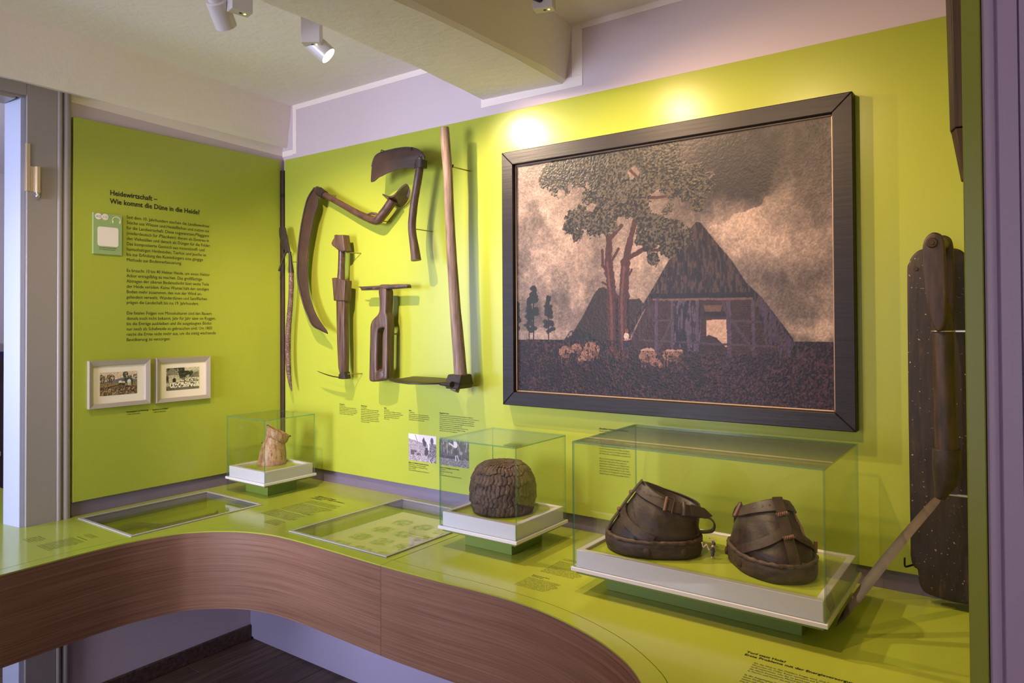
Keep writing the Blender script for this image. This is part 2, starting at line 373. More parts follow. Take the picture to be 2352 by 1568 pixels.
def beam(name, secs, mat, seed, amp):
    rnd = random.Random(seed); rings = []
    for y, ring in secs:
        rings.append([(x+(rnd.random()-.5)*amp, y, z+(rnd.random()-.5)*amp) for x, z in ring])
    return struct(MB().loft(rings).build(name, mat, None, 24))
secs = []
for i in range(27):
    s = i*.165; xt = .075+.128*min(s, 1.02); xb = min(.040+.078*s, .2)
    e = min(1, s/.12)
    secs.append((-s, [(-.02, CZ+.03), (xt, CZ+.03), (xt*.72+xb*.28, 2.69), (xt*.30+xb*.7, 2.585), (xb+.004, 2.543), (xb-.010, 2.526), (xb*.5, 2.544), (-.02, 2.556)]))
beam('trim_1', secs, M['white'], 3, .005)
secs = []
for i in range(28):
    s = i*.155; xl = 1.350+.072*min(s, .9)+.01*math.sin(s*5); xr = 1.772+.012*math.sin(s*4)
    secs.append((-s, [(xl-.012, CZ+.03), (xl-.006, 2.60), (xl, 2.552), (xl+.014, 2.537), ((xl+xr)/2, 2.533), (xr-.02, 2.528), (xr, 2.540), (xr+.018, 2.65), (xr+.036, CZ+.03)]))
beam('trim_2', secs, M['ceil'], 5, .005)

# the doorway on the left
d1 = bpy.data.objects.new('door_1', None); COL.objects.link(d1); d1['kind'] = 'structure'; ORG['door_1'] = Vector((0,0,0))
J = MB()
q_ = [(.004, -1.2275), (.004, -1.2105), (-.0005, -1.2105), (-.0005, -1.2215), (-.1105, -1.2215), (-.1105, -1.243)]; J.loft([[(a, b, 0) for a, b in q_], [(a, b, 2.506) for a, b in q_]]); J.build('jamb', M['jamb_daylit'], d1, None, .0012, 1)
boxo('casing', (.0005, .019, -1.2103, -1.10, 0, 2.565), M['greypaint'], d1, .0015, 1)
H = MB(); H.box(-.11, .004, -2.15, -1.244, 2.486, 2.5058); H.box(.0005, .0045, -2.15, -1.2106, 2.494, 2.512); H.box(.0005, .019, -2.2, -1.2106, 2.5035, 2.568)
H.build('lintel', M['greypaint'], d1, None, .0015, 1)
MB().box(-.11, 0, -2.175, -2.15, 0, 2.506).box(-.01, .019, -2.31, -2.15, 0, 2.565).build('jamb', M['greypaint'], d1, None, .0015, 1)
for yc, r in ((-1.091, .0125), (-1.063, .0165)):
    ring = [(.008+math.cos(a)*.016, yc+math.sin(a)*r) for a in [(-.5+t/10)*PI for t in range(11)]]+[(0, yc+r), (0, yc-r)]
    MB().loft([[(a, b, 0) for a, b in ring], [(a, b, 2.561) for a, b in ring]]).build('moulding', M['greypaint'], d1, 40)
hg = boxo('hinge', (.0195, .0222, -1.2125, -1.199, 2.125, 2.315), M['brass'], d1, .0008, 1)
MB().box(.0195, .0222, -1.199, -1.182, 2.125, 2.225).tube([(.028, -1.176, 2.122), (.028, -1.176, 2.225)], .0105, 14).build('knuckle', M['brass'], hg, 40)
MB().tube([(.028, -1.176, 2.122), (.028, -1.176, 2.116), (.028, -1.176, 2.110), (.028, -1.176, 2.104), (.028, -1.176, 2.096)], [.008, .006, .009, .008, .001], 12).build('finial', M['steel'], hg, 50)
MB().box(.0045, .0195, -1.2128, -1.2106, 2.125, 2.315).build('hinge_leaf', M['brass'], d1)

# the next room, seen as a sliver through the doorway
struct(boxo('wall_far', (-3.2, -3.1, -4.4, .15, 0, CZ), M['white']))
struct(boxo('wall_side', (-3.2, -.11, .05, .15, 0, CZ), M['lilac']))
fb = thing('storage_cabinet', 'dark blue cabinet glimpsed through the doorway at the left edge', 'cabinet', (-2.4, -1.1, 0))
MB().box(-2.7, -2.2, -1.6, -.5, 0, 1.42).build('carcass', mk('dark_blue_paint', srgb(44, 52, 84), .5), fb, None, .004)
boxo('top', (-2.72, -2.17, -1.63, -.47, 1.42, 1.47), M['greypaint'], fb, .004)
for a, b in ((-1.58, -1.06), (-1.04, -.52)):
    q = boxo('door', (-2.2, -2.18, a, b, .1, 1.38), M['w_dark'], fb, .003); boxo('knob', (-2.18, -2.155, b-.06, b-.04, .75, .78), M['brass'], q, .004)
fp = thing('wall_picture', 'pale framed picture glimpsed beyond the doorway above the dark cabinet', 'picture', (-3.09, -1.0, 1.9))
MB().box(-3.1, -3.07, -1.6, -1.55, 1.6, 2.3).box(-3.1, -3.07, -.55, -.5, 1.6, 2.3).box(-3.1, -3.07, -1.55, -.55, 1.6, 1.65).box(-3.1, -3.07, -1.55, -.55, 2.25, 2.3).build('frame', M['white_lacquer'], fp, None, .003)
boxo('sheet', (-3.098, -3.085, -1.55, -.55, 1.65, 2.25), M['mat'], fp)
bb = struct(boxo('baseboard_left', (0, .016, -1.04, -.203, 0, .072), M['w_brown_x'], None, .004))

# ------------------------------------------------------------------ display panels
pl = tag(boxo('exhibition_backdrop', (.0008, .02, -1.0405, -.03, .8626, 2.459), M['lime'], None, .0015, 1, org=(.01, -.53, .8626)), 'lime green text panel on the left wall headed Heidewirtschaft', 'panel')
pbk = tag(boxo('exhibition_backdrop', (.045, 3.157, -.02, -.0008, .8626, 2.459), M['lime'], None, .0015, 1, org=(1.6, -.01, .8626)), 'long lime green panel on the back wall behind tools and painting', 'panel')
pr = tag(boxo('exhibition_backdrop', (3.1605, 3.1782, -1.4515, -.03, .8626, 2.459), M['lime'], None, .0012, 1, org=(3.17, -.7, .8626)), 'green panel seen edge-on at the right beside the mauve door lining', 'panel')

# ------------------------------------------------------------------ the counter
CT = .802
EDGE = cr([(.575,-2.14),(.562,-1.7),(.556,-1.477),(.549,-1.351),(.543,-1.211),(.549,-1.064),(.586,-.923),(.630,-.858),(.689,-.805),(.774,-.754),(.885,-.720),(1.0,-.709),(1.181,-.709),(1.488,-.717),(1.723,-.714),(1.887,-.707),(2.016,-.709),(2.131,-.725),(2.248,-.758),(2.346,-.797),(2.432,-.847),(2.489,-.894),(2.527,-.940),(2.565,-1.01),(2.59,-1.11),(2.60,-1.25),(2.60,-1.44)], 6)
GRV = cr([(.520,-2.14),(.505,-1.7),(.497,-1.457),(.490,-1.325),(.490,-1.184),(.503,-1.037),(.546,-.864),(.617,-.778),(.709,-.709),(.818,-.671),(.913,-.662),(1.2,-.660),(1.482,-.660),(1.674,-.660),(1.847,-.656),(1.992,-.660),(2.126,-.673),(2.272,-.709),(2.401,-.763),(2.503,-.832),(2.565,-.893),(2.61,-.98),(2.638,-1.1),(2.65,-1.25),(2.65,-1.44)], 6)
ct = thing('display_counter', 'curved lime green exhibition counter with brown oak veneer front', 'counter', (1.2, -.4, 0))
SX = 1.484
def cut(pts, lo): return [p for p in pts if (p[0] < SX-.001) == lo or False] if False else None
ie = max(i for i, p in enumerate(EDGE) if p[0] < SX); ig = max(i for i, p in enumerate(GRV) if p[0] < SX)
def interp(pts, i): 
    a, b = pts[i], pts[i+1]; t = (SX-a[0])/(b[0]-a[0]); return (SX, a[1]+(b[1]-a[1])*t)
E0, E1 = EDGE[:ie+1]+[interp(EDGE, ie)], [interp(EDGE, ie)]+EDGE[ie+1:]
G0, G1 = GRV[:ig+1]+[interp(GRV, ig)], [interp(GRV, ig)]+GRV[ig+1:]
g = .0012
def off(pts, d):
    out = []
    for i, p in enumerate(pts):
        a, b = pts[max(i-1,0)], pts[min(i+1,len(pts)-1)]; t = Vector((b[0]-a[0], b[1]-a[1])).normalized()
        out.append((p[0]-t.y*d, p[1]+t.x*d))
    return out
# rim pieces between the outer edge and the groove, inner boards behind it
def tidy(pts, x): return [(x, p[1]) if abs(p[0]-SX) < .0005 else p for p in pts]
plate('top_rim', [tidy(E0, SX-.0006)+tidy(off(G0, -g), SX-.0006)[::-1]], 'XY', CT-.002, .004, M['lime_top'], ct)
plate('top_rim', [tidy(E1, SX+.0006)+tidy(off(G1, -g), SX+.0006)[::-1]], 'XY', CT-.002, .004, M['lime_top'], ct)
CL = (.062, .492, -1.036, -.470); CM = (.924, 1.446, -.6535, -.045)       # openings of the two sunken cases: x0, x1, y0, y1
gin0 = tidy(off(G0, g), SX-.0015)
rect = lambda c, e=0: [(c[0]-e, c[2]-e), (c[1]+e, c[2]-e), (c[1]+e, c[3]+e), (c[0]-e, c[3]+e)]
inner = [p for p in gin0]+[(SX-.0015, -.001), (.001, -.001), (.001, -1.03), (.02, -1.045), (.021, -1.2115), (.006, -1.2120), (.006, -1.2285), (-.112, -1.2445), (-.112, -1.0), (-.9, -1.0), (-.9, -2.14)]
hl = rect(CL); hm = rect(CM)
plate('top_board', [inner, hl, hm], 'XY', CT-.006, .012, M['lime_top'], ct)
plate('top_board', [tidy(off(G1, g), SX+.0015)+[(3.157, -1.44), (3.157, -.001), (SX+.0015, -.001)]], 'XY', CT-.006, .012, M['lime_top'], ct)
sub = [(.57,-2.14)]+off(EDGE, .004)+[(3.157,-1.44),(3.157,-.002),(.002,-.002),(.002,-1.03),(.022,-1.06),(.022,-1.245),(-.113,-1.245),(-.113,-1.01),(-.88,-1.01),(-.88,-2.14)]
plate('underboard', [sub, rect(CL, -.001), rect(CM, -.001)], 'XY', CT-.018, .011, M['lime_dark'], ct)
def fascia(pts, name):
    me = bpy.data.meshes.new(name); zs = [.505, CT-.0042]; d = .018
    inn = off(pts, d); vs = []; fs = []; uvs = []; s = 0; n = len(pts); arc = [0]
    for a, b in zip(pts[:-1], pts[1:]): arc.append(arc[-1]+math.dist(a, b))
    o = ORG['display_counter']
    for ring, z in ((pts, zs[0]), (pts, zs[1]), (inn, zs[1]), (inn, zs[0])):
        vs += [(p[0]-o.x, p[1]-o.y, z-o.z) for p in ring]
    vz = [zs[0], zs[1], zs[1]+d, zs[0]-d]
    for q in range(4):
        r = (q+1) % 4; v0, v1 = vz[q], (vz[r] if q != 3 else zs[0])
        for i in range(n-1):
            fs.append([q*n+i, q*n+i+1, r*n+i+1, r*n+i]); uvs.append([(arc[i], v0), (arc[i+1], v0), (arc[i+1], v1), (arc[i], v1)])
    for i in (0, n-1): fs.append([i, n+i, 2*n+i, 3*n+i]); uvs.append([(0,0)]*4)
    me.from_pydata(vs, [], fs); L = me.uv_layers.new(name='grain')
    for p in me.polygons:
        for li, uv in zip(p.loop_indices, uvs[p.index]): L.data[li].uv = (uv[0]+(3.3 if name[-1] == 'x' else 0), uv[1])
    bm = bmesh.new(); bm.from_mesh(me); bmesh.ops.recalc_face_normals(bm, faces=bm.faces); bm.to_mesh(me); bm.free()
    me.polygons.foreach_set('use_smooth', [True]*len(me.polygons)); me.set_sharp_from_angle(angle=.6)
    me.materials.append(M['veneer']); link(name, me, ct, tuple(o))
fascia(tidy(E0, SX-.0006), 'fascia'); fascia(tidy(E1, SX+.0006), 'fascia')
MB().box(.002, 2.9, -.20, -.012, .012, .5).box(.018, 2.9, -.192, -.012, 0, .012).build('plinth', M['lilac_satin'], ct, None, .001, 1)
boxo('shaded_strip', (.045, 3.157, -.005, -.0005, CT+.0003, .864), M['shaded_strip'], ct)  # thin strip over the wall foot, with the panel's shade painted in
boxo('shaded_strip', (.0005, .005, -1.0405, -.006, CT+.0003, .864), M['shaded_strip'], ct)
boxo('carcass_floor', (.03, 2.9, -.63, -.202, .505, .52), M['lilac_satin'], ct)

# ------------------------------------------------------------------ the two sunken cases
def sunken(c, label, depth):
    x0, x1, y0, y1 = c; t = thing('sunken_case', label, 'display case', ((x0+x1)/2, (y0+y1)/2, CT-depth))
    w = .011; z1 = CT+.004
    for a in [(x0-.002, x1+.002, y0-.002, y0+w), (x0-.002, x1+.002, y1-w, y1+.002), (x0-.002, x0+w, y0+w, y1-w), (x1-w, x1+.002, y0+w, y1-w)]:
        boxo('rim', (*a, CT+.0005, z1), M['rim'], t, .0008, 1)
    for a in [(x0+.002, x1-.002, y0+.002, y0+.007), (x0+.002, x1-.002, y1-.007, y1-.002), (x0+.002, x0+.007, y0+.007, y1-.007), (x1-.007, x1-.002, y0+.007, y1-.007)]:
        boxo('collar', (*a, CT-.026, CT), M['rim'], t)
    b = MB()
    for a in [(x0+.001, x1-.001, y0+.001, y0+.0062), (x0+.001, x1-.001, y1-.0062, y1-.001), (x0+.001, x0+.0062, y0+.0062, y1-.0062), (x1-.0062, x1-.001, y0+.0062, y1-.0062)]: b.box(*a, CT-depth, CT-.026)
    b.build('case_side', M['lime'], t)
    boxo('case_floor', (x0+.0062, x1-.0062, y0+.0062, y1-.0062, CT-depth, CT-depth+.006), M['lime'], t)
    boxo('glass_lid', (x0+w, x1-w, y0+w, y1-w, CT-.0025, CT+.0025), M['glass'], t)
    return t
sunken(CL, 'sunken glass-topped case in the counter near the doorway holding a curved tool', .085)
sunken(CM, 'sunken glass-topped case in the counter holding a sheet of twelve vignettes', .085)
tl = thing('curved_hook', 'curved brown wooden hook lying in the left sunken case', 'tool', (.16, -.8, CT-.079))
zz = CT-.0645
MB().tube([(p[0]-.20, p[1]+.01, zz) for p in cr([(.455,-.985),(.40,-.985),(.345,-.945),(.322,-.88),(.345,-.82),(.40,-.80),(.43,-.78),(.44,-.70),(.445,-.60)], 5)], [.013]*20+[.011]*21, 10).build('shaft', M['w_brown'], tl, 60)
MB().tube([(p[0]-.20, p[1]+.01, zz) for p in cr([(.445,-.60),(.44,-.565),(.42,-.53),(.39,-.51)], 5)], [.011]*6+[.007]*6+[.004]*4, 8).build('tip', M['iron'], tl, 60)

def fbm(H, Wd, cells, oct=4, seed=0, asp=1.0):
    rs = np.random.RandomState(seed); out = np.zeros((H, Wd)); amp = 1; tot = 0; cx, cy = cells, max(1, cells*asp*H/Wd)
    for o in range(oct):
        nx, ny = int(cx)+2, int(cy)+2; G = rs.rand(ny+1, nx+1)
        x = np.linspace(0, cx, Wd); y = np.linspace(0, cy, H); xi = np.minimum(x.astype(int), nx-1); yi = np.minimum(y.astype(int), ny-1)
        fx = x-xi; fy = y-yi; fx = fx*fx*(3-2*fx); fy = fy*fy*(3-2*fy)
        a = G[np.ix_(yi, xi)]; b = G[np.ix_(yi, xi+1)]; c = G[np.ix_(yi+1, xi)]; d = G[np.ix_(yi+1, xi+1)]
        fx, fy = fx[None,:], fy[:,None]
        out += amp*((a*(1-fx)+b*fx)*(1-fy)+(c*(1-fx)+d*fx)*fy); tot += amp; amp *= .55; cx *= 2; cy *= 2
    return out/tot
def polymask(H, Wd, pts, asp=None):
    u = (np.arange(Wd)+.5)/Wd; v = (np.arange(H)+.5)/H; uu, vv = np.meshgrid(u, v); m = np.zeros((H, Wd), bool); n = len(pts)
    for i in range(n):
        (x1, y1), (x2, y2) = pts[i], pts[(i+1) % n]
        if y1 == y2: continue
        m ^= ((y1 > vv) != (y2 > vv)) & (uu < (x2-x1)*(vv-y1)/(y2-y1)+x1)
    return m
C3 = lambda *c: np.array(c, float)/255
# the sheet with twelve small pictures
ps = thing('picture_sheet', 'cream sheet of twelve small coloured vignettes lying in the sunken case', 'print', (1.2, -.35, CT-.079))
pz = CT-.040
boxo('backing', (.975, 1.425, -.642, -.095, CT-.0786, pz), M['mat'], ps, .001, 1)
H_, W_ = 230, 180; im = np.ones((H_, W_, 3))*C3(252, 236, 200); im += (fbm(H_, W_, 6, 4, 3)-.5)[..., None]*.06
rows, cols = 4, 3
for r in range(rows):
    for c in range(cols):
        x0, x1 = int((.10+c*.29)*W_), int((.10+c*.29+.225)*W_); y0, y1 = int((.07+r*.225)*H_), int((.07+r*.225+.16)*H_)
        h, w = y1-y0, x1-x0; n1 = fbm(h, w, 5, 4, r*7+c); n2 = fbm(h, w, 7, 3, r*5+c+40)
        yy, xx = np.mgrid[0:h, 0:w]; e = np.clip(1.25-(((xx-w/2)/(w/2))**4+((yy-h/2)/(h/2))**4), 0, 1)
        base = C3(236, 220, 160)*(1-n1[..., None])+C3(132, 158, 92)*n1[..., None]
        base = np.where((n1 > .55)[..., None], C3(112, 140, 84), base)
        base = np.where(((n2 > .60) & (n1 < .55))[..., None], C3(170, 96, 62), base)
        base = np.where((n2 < .36)[..., None], C3(206, 196, 190), base)
        k_ = (e*(.45+.55*(n1 > .42)))[..., None]; im[y0:y1, x0:x1] = im[y0:y1, x0:x1]*(1-k_)+base*k_
grid_picture('printed_sheet', im, (1.012, -.639, pz+.0006), (.40, 0, 0), (0, .508, 0), M['photo'], ps)

# ------------------------------------------------------------------ glass vitrines on pedestals
TF = .917                                  # height of the lime floor inside each tray
def vitrine(b, top, inset, label):
    x0, x1, y0, y1 = b; t = thing('glass_vitrine', label, 'display case', ((x0+x1)/2, (y0+y1)/2, CT))
    boxo('pedestal', (x0+inset, x1-inset, y0+inset, y1-inset, CT+.0003, .856), M['green_ped'], t, .001, 1)
    for sx in ((.32, .68) if inset < .067 else ()):
        MB().tube([(x0+inset+(x1-x0-2*inset)*sx, y0+inset-.0012, .822), (x0+inset+(x1-x0-2*inset)*sx, y0+inset+.004, .822)], .003, 10).build('screw', M['steel'], t)
    boxo('base_plate', (x0+.012, x1-.012, y0+.012, y1-.012, .856, .8655), M['green_ped'], t, .0008, 1)
    boxo('flange', (x0, x1, y0, y1, .8655, .8765), M['white_lacquer'], t, .001, 1)
    e = .0125; w = .019; z0, z1 = .8765, .9255
    R_ = MB()
    o_ = [(x0+e, y0+e), (x1-e, y0+e), (x1-e, y1-e), (x0+e, y1-e)]; i_ = [(x0+e+w, y0+e+w), (x1-e-w, y0+e+w), (x1-e-w, y1-e-w), (x0+e+w, y1-e-w)]
    R_.loft([[(*p, z0) for p in o_], [(*p, z1) for p in o_], [(*p, z1) for p in i_], [(*p, TF-.004) for p in i_], [(*p, z0) for p in i_]], True, False)
    R_.build('tray', M['white_lacquer'], t, None, .0012, 1)
    boxo('tray_floor', (x0+e+w, x1-e-w, y0+e+w, y1-e-w, TF-.01, TF), M['lime'], t)
    p = .005; th = .0048
    def pane(name, b_, ax):
        m = MB(); m.box(*b_); o = None
        m.m = [0 if (ax == 2 and k in (0,1)) or (ax == 1 and k in (2,4)) or (ax == 0 and k in (3,5)) else 1 for k in range(6)]
        return m.build(name, [M['glass'], M['glass_edge']], t)
    zt = top-th
    pane('pane', (x0+p, x1-p, y0+p, y0+p+th, .8768, zt), 1)
    pane('pane', (x0+p, x1-p, y1-p-th, y1-p, .8768, zt), 1)
    pane('pane', (x0+p, x0+p+th, y0+p+th, y1-p-th, .8768, zt), 0)
    pane('pane', (x1-p-th, x1-p, y0+p+th, y1-p-th, .8768, zt), 0)
    pane('top_pane', (x0+p, x1-p, y0+p, y1-p, zt, top), 2)
    return t
vitrine((2.1172, 2.8259, -.5609, -.1274), 1.2446, .0779, 'long glass vitrine over two dark leather horse shoes')
vitrine((1.5086, 1.8522, -.4636, -.1382), 1.1844, .0689, 'square glass vitrine over a dark ribbed dome')
vitrine((.1383, .4392, -.4257, -.1338), 1.1611, .0653, 'small glass vitrine in the corner over a tan horn vessel')

# ------------------------------------------------------------------ the dark ribbed dome
hv = thing('woven_dome', 'dark brown beehive-like dome with ribbed scales inside the square vitrine', 'basket', (1.672, -.293, TF))
nt_, nz_ = 320, 150; vs = []; rows = 9
prof = cr([(.106, 0), (.112, .016), (.1175, .05), (.1165, .09), (.108, .125), (.092, .152), (.070, .168), (.036, .175), (.0, .176)], 12)
pl_ = [0]
for a, b in zip(prof[:-1], prof[1:]): pl_.append(pl_[-1]+math.dist(a, b))
rs = np.random.RandomState(2); jit = rs.rand(40, 80)
rings = []
for j in range(nz_):
    s = pl_[-1]*j/(nz_-1)*.985; k = max(i for i in range(len(pl_)) if pl_[i] <= s); k = min(k, len(pl_)-2); f = (s-pl_[k])/(pl_[k+1]-pl_[k])
    r = prof[k][0]*(1-f)+prof[k+1][0]*f; z = prof[k][1]*(1-f)+prof[k+1][1]*f
    ring = []
    for i in range(nt_):
        a = 2*PI*i/nt_; wob = .25*math.sin(a*5+s*30)+.2*math.sin(a*11-s*55)
        row = s/pl_[-1]*7+wob*.5; n = 44; ri = int(row+3)-3; fr = row-ri
        u = a/(2*PI)*n+(.5 if ri % 2 else 0)+.12*math.sin(s*210+ri); ci = int(u) % n; fu = (u % 1)-.5; jj = jit[ri % 40, ci % 80]; j2 = jit[(ri+7) % 40, (ci+3) % 80]
        h = .0016*(1-(2*abs(fu))**2)+.0022*(1-fr)*(.5+jj)+(jj-.5)*.0018
        if j2 > .45: h += .0016*math.exp(-((math.hypot(fu*1.6, (fr-.5)*1.1)-.42)/.12)**2)
        h -= .0024*max(0, (abs(fu)-.36)/.14)*(.4+j2)+.0016*(fr > .86)
        h *= min(1, (r/.05))
        ring.append((1.672+math.cos(a)*(r+h), -.293+math.sin(a)*(r+h), TF+.0032+z+h*.4))
    rings.append(ring)
MB().loft(rings).build('shell', M['straw'], hv, 80)

# ------------------------------------------------------------------ the horn vessel
hb = Vector((.246, -.245, TF))
hn = thing('horn_vessel', 'tan bent horn vessel with carved bands in the corner vitrine', 'vessel', hb)
ax = [(-.002, 0, .0662, 0), (-.001, .010, .0668, 2), (.002, .02, .0655, 3), (.005, .05, .0625, 7), (.010, .080, .0560, 12), (.014, .100, .0505, 17), (.0165, .1105, .0490, 20), (.018, .116, .0478, 22), (.020, .1195, .0482, 23)]
def ring3(dx, z, r, tilt, n=56, k=0, amp=0):
    t = math.radians(tilt); ux = VR*math.cos(t)-Vector((0,0,1))*math.sin(t); t2 = -t*.40; uy = VF*math.cos(t2)+Vector((0,0,1))*math.sin(t2)
    return [hb+VR*dx+Vector((0,0,z+.0006))+ux*math.cos(2*PI*i/n)*(r+amp*math.sin(k*2*PI*i/n))+uy*math.sin(2*PI*i/n)*(r+amp*math.sin(k*2*PI*i/n)) for i in range(n)]
sm = cr(ax, 6); rg = []
for q, a in enumerate(sm):
    z = a[1]; e = 0; k = 0
    if .066 < z < .074 or .098 < z < .102: e = .0012
    if .076 < z < .096: e = .0009*(q % 2); k = 14
    if z < .012: e = .0014
    rg.append(ring3(a[0], z, a[2]+e, a[3], 56, k, .0009 if k else .0004))
MB().loft(rg).build('body', M['horn'], hn, 60)
col = [(.020, .1195, .0486, 23), (.0215, .1215, .0512, 23.5), (.023, .126, .0535, 24), (.027, .138, .0552, 25), (.0305, .150, .0558, 26), (.0325, .158, .0566, 26.5), (.0328, .1585, .0535, 26.5), (.029, .145, .051, 25)]
MB().loft([ring3(*a) for a in cr(col, 3)]).build('collar', M['horn'], hn, 60)
def horn_pt(a, q): return [p for p in ring3(*a, 56)][q]
for q, a, s in ((28, (.0325, .158, .0566, 26.5), -1), (1, (.0325, .157, .0566, 26.5), 1), (28, (.009, .086, .0545, 13), -1)):
    p = horn_pt(a, q); d = VR*s
    MB().tube([p-d*.002, p+d*.004+Vector((0,0,.002)), p+d*.008+Vector((0,0,.001))], [.0045, .0035, .0015], 8).build('lug', M['iron_dark'], hn, 60)

# ------------------------------------------------------------------ the two horse bog shoes
def shoe(label, cx, cy, ang, side, view, wy=1.0):
    c0 = Vector((cx, cy, TF)); t = thing('horse_shoe', label, 'shoe', c0, 'leather horse shoes')
    ca, sa = math.cos(ang), math.sin(ang)
    Wd = lambda x, y, z: (cx+ca*x-sa*y*wy, cy+sa*x+ca*y*wy, TF+z)
    def B(th, k=1.0):
        c, s = math.cos(th), math.sin(th); p = 2.15 if c > 0 else 2.9
        q = (abs(c)**p+abs(s)**p)**(-1/p)
        return c*q*(.150 if c > 0 else .135)*k, s*q*.121*k
    def T(th):
        c, s = math.cos(th), math.sin(th); x = -.034+c*(.066 if c > 0 else .090); return x, s*.065*(1-.14*c), .158+(.58 if c > 0 else .34)*(x+.034)
    def P(th, u, o=0):
        bx, by = B(th, .895); tx, ty, tz = T(th); c = math.cos(th); fr = max(0, c)
        uu = min(max(u, -.2), 1.3)
        s = (.88*uu+.12*uu*uu)*fr+(.60*uu+.40*uu*abs(uu))*(1-fr)
        bul = .005*math.sin(PI*min(max(u,0),1))*(1-fr*.4)
        bul += .004*math.exp(-((u-.16)/.12)**2)
        r = math.hypot(bx, by); k = (r+bul)/r
        x, y = bx*k+(tx-bx)*s, by*k+(ty-by)*s; z = .046+(tz-.046)*uu
        return Vector((x, y, z))
    def NP(th, u):
        e = .01; a = P(th+e, u)-P(th-e, u); b = P(th, u+e)-P(th, u-e); n = a.cross(b).normalized()
        return n if n.dot(Vector((math.cos(th), math.sin(th), .3))) > 0 else -n
    n = 72; TH = [2*PI*i/n for i in range(n)]
    R_ = random.Random(7)
    # sole
    sol = []
    for z, k in ((.0006, .93), (.004, .965), (.016, .99), (.032, 1.0), (.040, .995), (.045, .975)):
        sol.append([Wd(*(v*(1+.006*math.sin(a*9+z*60)) for v in B(a, k)), z+(.002*math.sin(a*5) if z > .025 else 0)) for a in TH])
    so = MB().loft(sol).build('sole', M['sole'], t, 50)
    for a in (side*1.35, side*2.1, -side*1.3, -side*2.0):
        x, y = B(a, 1.0); d = Vector((x, y, 0)).normalized()
        MB().tube([Wd(x-d.x*.003, y-d.y*.003, .024), Wd(x+d.x*.003, y+d.y*.003, .024), Wd(x+d.x*.0055, y+d.y*.0055, .024)], [.0115, .011, .005], 14).build('stud', M['iron'], so, 50)
    # rolled welt
    we = []
    for i in range(73):
        a = 2*PI*i/72; x, y = B(a, .950+.006*math.sin(i*1.7)); we.append(Wd(x, y, .0475+.0010*math.sin(i*2.3)))
    MB().tube(we[:-1]+[we[0]], [.0066+.0012*math.sin(i*2.7) for i in range(73)], 10).build('welt', M['welt'], t, 60)
    # upper
    U = [i/30 for i in range(31)]; rg = []
    for u in U:
        rg.append([Wd(*(P(a, u)+NP(a, u)*(.0012*math.sin(7*a+9*u)*math.sin(PI*u)+.0010*math.sin(26*u+3*a)*(u < .35)*max(0, math.cos(a))))) for a in TH])
    for k, dz in ((.94, -.001), (.92, -.012), (.80, -.018)):
        rg.append([Wd(-.034+(T(a)[0]+.034)*k, T(a)[1]*k, T(a)[2]+dz) for a in TH])
    MB().loft(rg).build('upper', M['leather'], t, 70)
    def ribbon(path, hw, o, name, mat, th=.0036, par=None, taper=None):
        pts = [P(a, u) for a, u in path]; m = len(pts); rg = []
        for i in range(m):
            nn = NP(*path[i]); tg = (pts[min(i+1,m-1)]-pts[max(i-1,0)]).normalized(); w = nn.cross(tg).normalized()
            h = hw*(taper[i] if taper else 1); p = pts[i]+nn*o
            rg.append([Wd(*(p+w*h)), Wd(*(p+w*h+nn*th)), Wd(*(p+nn*th*1.25)), Wd(*(p-w*h+nn*th)), Wd(*(p-w*h)), Wd(*(p-nn*.001))])
        return MB().loft(rg).build(name, mat, par or t, 55)
    N_ = 56
    arcs = [(-PI+.05+(2*PI-.1)*i/N_, .885) for i in range(N_+1)]
    belt = ribbon(arcs, .0155, .0045, 'ankle_belt', M['leather_strap'])
    for a in (-.95, -.65, -.38, .38, .65, .95):
        p = P(a, .885); nn = NP(a, .885); q = p+nn*.0094
        MB().tube([Wd(*(q-nn*.002)), Wd(*q)], .0034, 10).build('punched_hole', M['black'], belt)
    ribbon([(0.0, 1.0-.048*i) for i in range(22)], .0155, .0062, 'centre_strap', M['leather_strap'], taper=[1]*15+[1.05]*7)
    for sg in (1, -1):
        ribbon([(sg*(.04+1.42*i/14), .52-.44*i/14) for i in range(15)], .0125, .0042, 'cross_strap', M['leather_strap'])
    for u in (.74, .40):
        lc = []
        for i in range(25):
            f = i/24-.5; a = f*.40*(1.15 if u > .5 else .9); nn = NP(a, u); lc.append(Wd(*(P(a, u+.03*f+.020*math.sin(i*1.57))+nn*(.0135+.0022*math.cos(i*1.57)))))
        MB().tube(lc, .0024, 7).build('lacing', M['thong'], t, 60)
    sd = -side*.75
    MB().tube([Wd(*(P(sd+.03*math.sin(i*1.3), .86-.05*i)+NP(sd, .86-.05*i)*.0035)) for i in range(12)], [.0032+.0008*math.sin(i*2) for i in range(12)], 7).build('seam_thong', M['thong'], t, 60)
    # buckle, keeper and belt tail on the visible side
    a0 = side*1.62 if view else side*1.9
    p = P(a0, .885); nn = NP(a0, .885); tg = (P(a0+.02*side, .885)-P(a0-.02*side, .885)).normalized(); w = nn.cross(tg).normalized()
    q = p+nn*.012
    fr = [q+w*.023-tg*.011, q+w*.023+tg*.011, q-w*.023+tg*.011, q-w*.023-tg*.011, q+w*.023-tg*.011]
    bk = MB().tube([Wd(*v) for v in fr], .0026, 8).build('buckle', M['iron'], t, 50)
    MB().tube([Wd(*(q-w*.021-tg*.011)), Wd(*(q+w*.021-tg*.011))], .0046, 10).build('roller', M['thong'], bk, 50)
    p2 = P(a0+.40*side, .885); n2 = NP(a0+.40*side, .885); t2 = (P(a0+.42*side, .885)-P(a0+.38*side, .885)).normalized(); w2 = n2.cross(t2).normalized(); q2 = p2+n2*.0085
